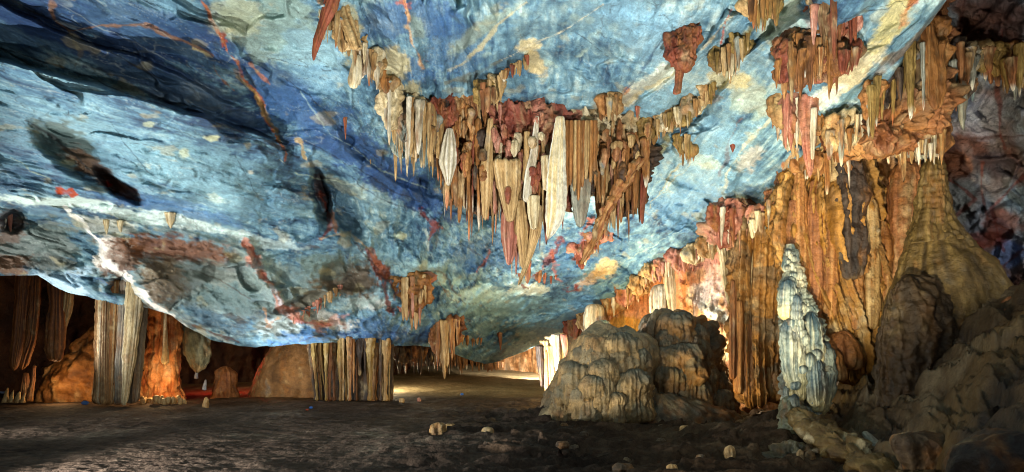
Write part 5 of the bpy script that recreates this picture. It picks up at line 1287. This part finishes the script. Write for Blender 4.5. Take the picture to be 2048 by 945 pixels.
while x < 783:
    w = r_.choice([4, 5, 6, 7, 9, 12]) * r_.uniform(.8, 1.2)
    y1 = 803 if r_.random() < .6 or x < 640 or x > 760 else r_.uniform(715, 792)
    xb = x + (9 if x < 650 else -2 if x > 740 else 0) + r_.uniform(-3, 3); fl_ = 1.9 if y1 > 800 else .3
    ym = 700 + (y1 - 700) * r_.uniform(.35, .75)
    part('flowstone_rib', fc, [(672, x - w * .9, x + w * .9), (700, x - w * .7, x + w * .7), (ym, (x + xb) / 2 - w * .36, (x + xb) / 2 + w * .36), (y1 - (y1 - 700) * .1, xb - w * .34, xb + w * .34), (y1, xb - w * .35 * fl_, xb + w * .35 * fl_)],
         27.0 + r_.uniform(-.55, .45), asp=.9, nang=24, flute=(.25, 5, .2), lump=(.25, 1.6), pal=r_.choice(['brown', 'olive', 'olive', 'mix', 'dark', 'tan']), seed=260 + i, streak=.7, rough=.6, blot=.7)
    x += w * .82 + r_.uniform(-1, 1.5); i += 1
part('rear_sheet', fc, [(672, 625, 786), (740, 628, 784), (803, 634, 782)], 27.7, asp=.12, nang=120, flute=(.1, 40, .05), lump=(.05, 1), pal='dark', seed=290, cap=(.02, .02))

# ---------- low hanging clusters before the dark opening
lc = fringe('stalactite_cluster', 'pink-orange stalactite cluster hanging low, left of the long pointed one', 'stalactites',
            [(785, 575), (810, 558), (850, 552)], [(785, 590), (800, 620), (825, 655), (842, 640), (850, 610)], 15, lambda x, y: cdepth(820, 560) - .3, ['pink', 'tan', 'pink', 'ochre'], (9, 16), seed=301)
lumpmass('rock_mass', lc, [(548, 820, 850), (565, 800, 855), (590, 795, 852), (612, 805, 840)], cdepth(820, 560) + .1, 'pink', 302)
lp = fringe('stalactite_cluster', 'brown spear-like stalactite cluster with one long pointed tip before the dark passage', 'stalactites',
            [(862, 645), (890, 640), (920, 642)], [(862, 670), (880, 745), (898, 740), (905, 715), (920, 665)], 12, lambda x, y: cdepth(890, 640) - .3, ['brown', 'tan', 'mix'], (9, 17), seed=303)
part('stalactite', lp, [(640, 872, 900), (690, 878, 896), (730, 884, 892), (758, 887, 889)], cdepth(890, 640) - .5, asp=.8, nang=36, pal='tan', seed=304, flute=(.3, 6, .2))
fringe('stalactite_cluster', 'slanting row of small pink stalactites on the brown lower roof', 'stalactites',
       [(605, 625), (640, 600), (682, 572)], [(605, 640), (640, 622), (682, 590)], 13, cd, ['pink', 'tan', 'rust'], (6, 11), seed=305)
fringe('stalactite_cluster', 'tiny tan stalactites at the bright lower roof left of the slanting row', 'stalactites',
       [(585, 632), (600, 630), (612, 628)], [(585, 650), (600, 648), (612, 645)], 6, cd, ['tan', 'pink'], (4, 7), seed=306)
fringe('stalactite_cluster', 'row of tiny tan stalactites right of the spear-like cluster', 'stalactites',
       [(905, 668), (940, 676), (965, 680)], [(905, 682), (940, 692), (965, 692)], 9, cd, ['tan', 'ochre'], (5, 9), seed=307)
for x, y0, y1, w, p, lab in [(690, 236, 280, 9, 'rust', 'single thin rust stalactite on the dark blue band'), (740, 310, 330, 7, 'tan', 'tiny brown stalactite on the dark blue band below the thin rust one'),
                             (1000, 668, 702, 12, 'rust', 'small rust stalactite on the low blue roof above the passage'), (1465, 280, 306, 18, 'rust', 'rusty knob stalactite on the pale blue roof right of the olive tuft'),
                             (1275, 215, 244, 12, 'rust', 'small red forked stalactite above the right end of the huge cluster'), (212, 442, 470, 14, 'cream', 'left one of three little cream stalactites on the white ledge'),
                             (240, 444, 466, 16, 'cream', 'middle one of three little cream stalactites on the white ledge'), (340, 428, 458, 26, 'cream', 'right and widest of three little cream stalactites on the white ledge'),
                             (398, 474, 492, 7, 'cream', 'tiny white drop stalactite on the brown slab below the ledge'), (20, 430, 470, 12, 'pink', 'pinkish stalactite in the brown hollow at the left edge'),
                             (8, 440, 462, 10, 'white', 'short white stalactite in the hollow at the left edge')]:
    solo('stalactite', lab, 'stalactite', spike(x, y0 - 4, y1, w, 1), cd(x, y0), mat=M_FLOW, asp=.8, nang=26, pal=p, seed=int(x) % 97, base='top', flute=(.2, 5, .6), lump=(.15, 3))
fringe('stalactite_cluster', 'short brown and tan draperies under a cream stain in the upper middle of the roof', 'stalactites',
       [(1000, 150), (1030, 130), (1058, 112)], [(1000, 165), (1025, 158), (1050, 145), (1058, 130)], 9, cd, ['brown', 'rust', 'tan'], (8, 14), seed=308)
fringe('stalactite_cluster', 'olive draperies rising over the top left of the huge cluster', 'stalactites',
       [(955, 175), (985, 160), (1000, 155)], [(955, 225), (985, 225), (1000, 205)], 8, lambda x, y: cdepth(980, 160), ['olive', 'tan', 'brown'], (10, 16), seed=309)
fringe('stalactite_cluster', 'orange-brown draperies above the right end of the huge cluster', 'stalactites',
       [(1200, 205), (1225, 195), (1240, 190)], [(1200, 240), (1225, 238), (1240, 230)], 7, cd, ['tan', 'pink', 'ochre'], (9, 15), seed=310)
# far passage fringe
fringe('far_stalactites', 'long row of small ochre stalactites along the far end of the passage', 'stalactites',
       [(890, 690), (930, 700), (975, 725), (1005, 728)], [(890, 745), (930, 742), (975, 742), (1005, 738)], 24, lambda x, y: 46, ['ochre', 'tan', 'brown'], (5, 9), seed=311)
fringe('far_stalactites', 'dark brown draperies in the shadow between the fluted curtain and the spear-like cluster', 'stalactites',
       [(790, 675), (830, 675), (880, 680)], [(790, 745), (830, 742), (880, 735)], 18, lambda x, y: 32.3, ['brown', 'dark', 'dark'], (7, 13), seed=312)

# ---------- stones on the floor
def gy(px, py):
    """distance of the floor along a picture ray"""
    Y = CH * F / (py - HY)
    for _ in range(12):
        z = float(floor_h(np.array([(px - 1024) / F * Y]), np.array([Y]))[0])
        Y = (CH - z) * F / (py - HY)
    return Y


def stone(px, py, w, h, pal, seed, label, group=None, name='stone', cat='stone', sub=None):
    Y = gy(px, py)
    o = solo(name, label, cat, [(py - h, px - w * .2, px + w * .2), (py - h * .8, px - w * .38, px + w * .38), (py - h * .3, px - w * .5, px + w * .5), (py + h * .12, px - w * .45, px + w * .45)], Y,
             asp=.8, nang=36, step=1.2, lump=(.25, 3.5), cell=(.04, 5), pal=pal, seed=seed, cap=(.2, .1), group=group, flute=(.1, 6, 1))
    return o


stone(876, 872, 34, 26, 'tan', 400, 'lumpy tan stub stalagmite, left and largest of three on the open floor', name='stub_stalagmite', cat='stalagmite')
stone(901, 862, 24, 14, 'tan', 401, 'low tan stub stalagmite between the two others on the open floor', name='stub_stalagmite', cat='stalagmite')
stone(976, 873, 24, 18, 'tan', 402, 'round tan stub stalagmite, rightmost of three on the open floor', name='stub_stalagmite', cat='stalagmite')
stone(412, 816, 11, 21, 'tan', 403, 'upright little cream stalagmite on the floor before the dark chamber', name='stub_stalagmite', cat='stalagmite')
stone(803, 806, 9, 10, 'tan', 404, 'small pale stone on the floor by the right end of the fluted curtain')
stone(838, 803, 8, 7, 'pink', 405, 'small pinkish stone on the floor right of the small pale one')
stone(1373, 866, 30, 14, 'tan', 406, 'tan rock on the dark floor below the right boulder')
stone(1460, 916, 18, 24, 'tan', 407, 'pale forked stone standing up on the dark floor left of the pale stalagmite')
stone(1342, 944, 26, 14, 'tan', 408, 'large tan stone at the bottom edge')
stone(1600, 918, 14, 18, 'boulder', 409, 'little stub stalagmite under the thick fallen column, left one', name='stub_stalagmite', cat='stalagmite')
stone(1622, 920, 18, 18, 'boulder', 410, 'little stub stalagmite under the thick fallen column, right one', name='stub_stalagmite', cat='stalagmite')
stone(1500, 850, 50, 16, 'mud', 411, 'flat brown rock on the floor left of the pale stalagmite base')
stone(1480, 805, 26, 16, 'boulder', 412, 'rounded grey rock in front of the broad rust-brown column')
stone(1530, 835, 30, 12, 'mud', 413, 'low brown rock beside the foot of the pale stalagmite')
r_ = random.Random(9)
for i in range(18):
    px = r_.uniform(1120, 1600); py = r_.uniform(846, 942)
    w = r_.uniform(8, 26) * (py - 760) / 120
    stone(px, py, w, w * r_.uniform(.35, .6), 'mud', 420 + i, 'one of the loose brown rocks littering the dark floor before the boulders', 'loose rocks littering the dark floor')

# ---------- things people left: lamp with cable, blue bags
def box_mesh(bm_list, c, s, rot=0, bev=.02):
    import bmesh
    bm = bmesh.new(); bmesh.ops.create_cube(bm, size=1)
    for v in bm.verts: v.co = Vector((v.co.x * s[0], v.co.y * s[1], v.co.z * s[2]))
    bmesh.ops.bevel(bm, geom=bm.edges[:], offset=bev, segments=2, affect='EDGES')
    return bm


def plain(name, col, rough=.5):
    m = bpy.data.materials.new(name); m.use_nodes = True; b = m.node_tree.nodes['Principled BSDF']
    n = m.node_tree.nodes.new('ShaderNodeTexNoise'); n.inputs['Scale'].default_value = 14
    mx = m.node_tree.nodes.new('ShaderNodeMix'); mx.data_type = 'RGBA'
    c = s2l(*col); mx.inputs['A'].default_value = (*(c * .7), 1); mx.inputs['B'].default_value = (*c, 1)
    m.node_tree.links.new(n.outputs[0], mx.inputs['Factor']); m.node_tree.links.new(mx.outputs['Result'], b.inputs['Base Color'])
    b.inputs['Roughness'].default_value = rough
    return m


M_BLK = plain('black_metal', (24, 24, 28), .35); M_BLU = plain('blue_cloth', (40, 96, 170), .7); M_ORG = plain('orange_cloth', (190, 80, 50), .7)


def addbox(name, parent, c, s, mat, rot=(0, 0, 0), bev=.03, label=None, cat=None):
    bm = box_mesh(None, c, s, bev=bev); me = bpy.data.meshes.new(name); bm.to_mesh(me); bm.free(); me.materials.append(mat)
    o = bpy.data.objects.new(name, me); scene.collection.objects.link(o); o.rotation_euler = rot
    if parent: o.parent = parent; o.location = Vector(c) - parent.location
    else: o.location = c
    if label: tag(o, label, cat)
    return o


for (px, py, s, lab, mm) in [(170, 810, .28, 'small blue bag on the floor in front of the orange rubble mound', M_BLU), (622, 818, .16, 'small blue bag beside an orange cloth on the floor before the fluted curtain', M_BLU),
                             (614, 822, .12, 'small orange cloth bundle beside the blue bag before the fluted curtain', M_ORG), (924, 791, .2, 'pale blue bundle lying on the dark floor near the passage', M_BLU)]:
    Y = gy(px, py); p = W(px, py, Y)
    t = thing('bag', lab, 'bag', p)
    addbox('bag_body', t, p + np.array([0, 0, s * .3]), (s, s * .6, s * .6), mm, rot=(0, 0, .5), bev=s * .18)
    addbox('strap', t, p + np.array([0, 0, s * .66]), (s * .5, s * .07, s * .12), M_BLK, rot=(0, .2, .5), bev=s * .03)
Y = gy(12, 806); p = W(12, 806, Y)
t = thing('floodlight', 'black floodlight with a cable on the floor at the far left', 'floodlight', p)
addbox('housing', t, p + np.array([0, 0, .38]), (.5, .25, .36), M_BLK, rot=(.5, 0, -.3), bev=.04)
addbox('bracket', t, p + np.array([0, .05, .1]), (.55, .12, .05), M_BLK, bev=.015)
addbox('lens', t, p + np.array([.04, -.14, .44]), (.4, .02, .26), plain('lamp_glass', (190, 210, 240), .1), rot=(.5, 0, -.3), bev=.008)
V = []
ca = [(p[0] + .2, p[1], .12, .03), (p[0] + .8, p[1] - .3, .10, .03), (p[0] + 1.4, p[1] + .5, .13, .03), (p[0] + 2.2, p[1] + 1.2, .1, .03), (p[0] + 3.0, p[1] + 1.6, .1, .03)]
bar('cable', t, ca, [(14, 14, 16), (24, 24, 26)], 500, cell=(0, 1), lump=0, nang=10)
for i, (x, y0, y1, w) in enumerate([(10, 775, 806, 12), (22, 780, 806, 10), (34, 783, 806, 12), (45, 786, 806, 9)]):
    solo('stub_stalagmite', 'one of the pale pointed stubs standing behind the black floodlight', 'stalagmite', [(y0, x + 4, x + 7), ((y0 + y1) / 2, x - w * .2, x + w * .5), (y1, x - w * .6, x + w * .5)], 24.6, asp=.8, nang=30, pal='tan', seed=510 + i, lump=(.2, 2), cap=(.05, 0), group='pale stubs behind the floodlight')

# lamps hidden behind formations
bulb('floodlight', W(318, 765, 25.9), 130, WARM)
bulb('floodlight', W(120, 770, 25.4), 90, WARM)
bulb('floodlight', W(448, 722, 32), 160, (1, .03, .02))
bulb('floodlight', W(1230, 700, 25.5), 1300, GOLD)
bulb('floodlight', W(1400, 700, 23.6), 420, (1, .82, .6))  # second bulb added to make the peach wall glow
lamp('floodlight', W(1088, 722, 42), W(1030, 738, 62), 16000, (1, .93, .8), 80, .8)
bulb('floodlight', W(755, 750, 34), 1300, (1, .88, .6))
bulb('floodlight', W(560, 740, 28.0), 50, (1, .7, .35))
bulb('floodlight', W(1478, 745, 22.5), 50, GOLD)
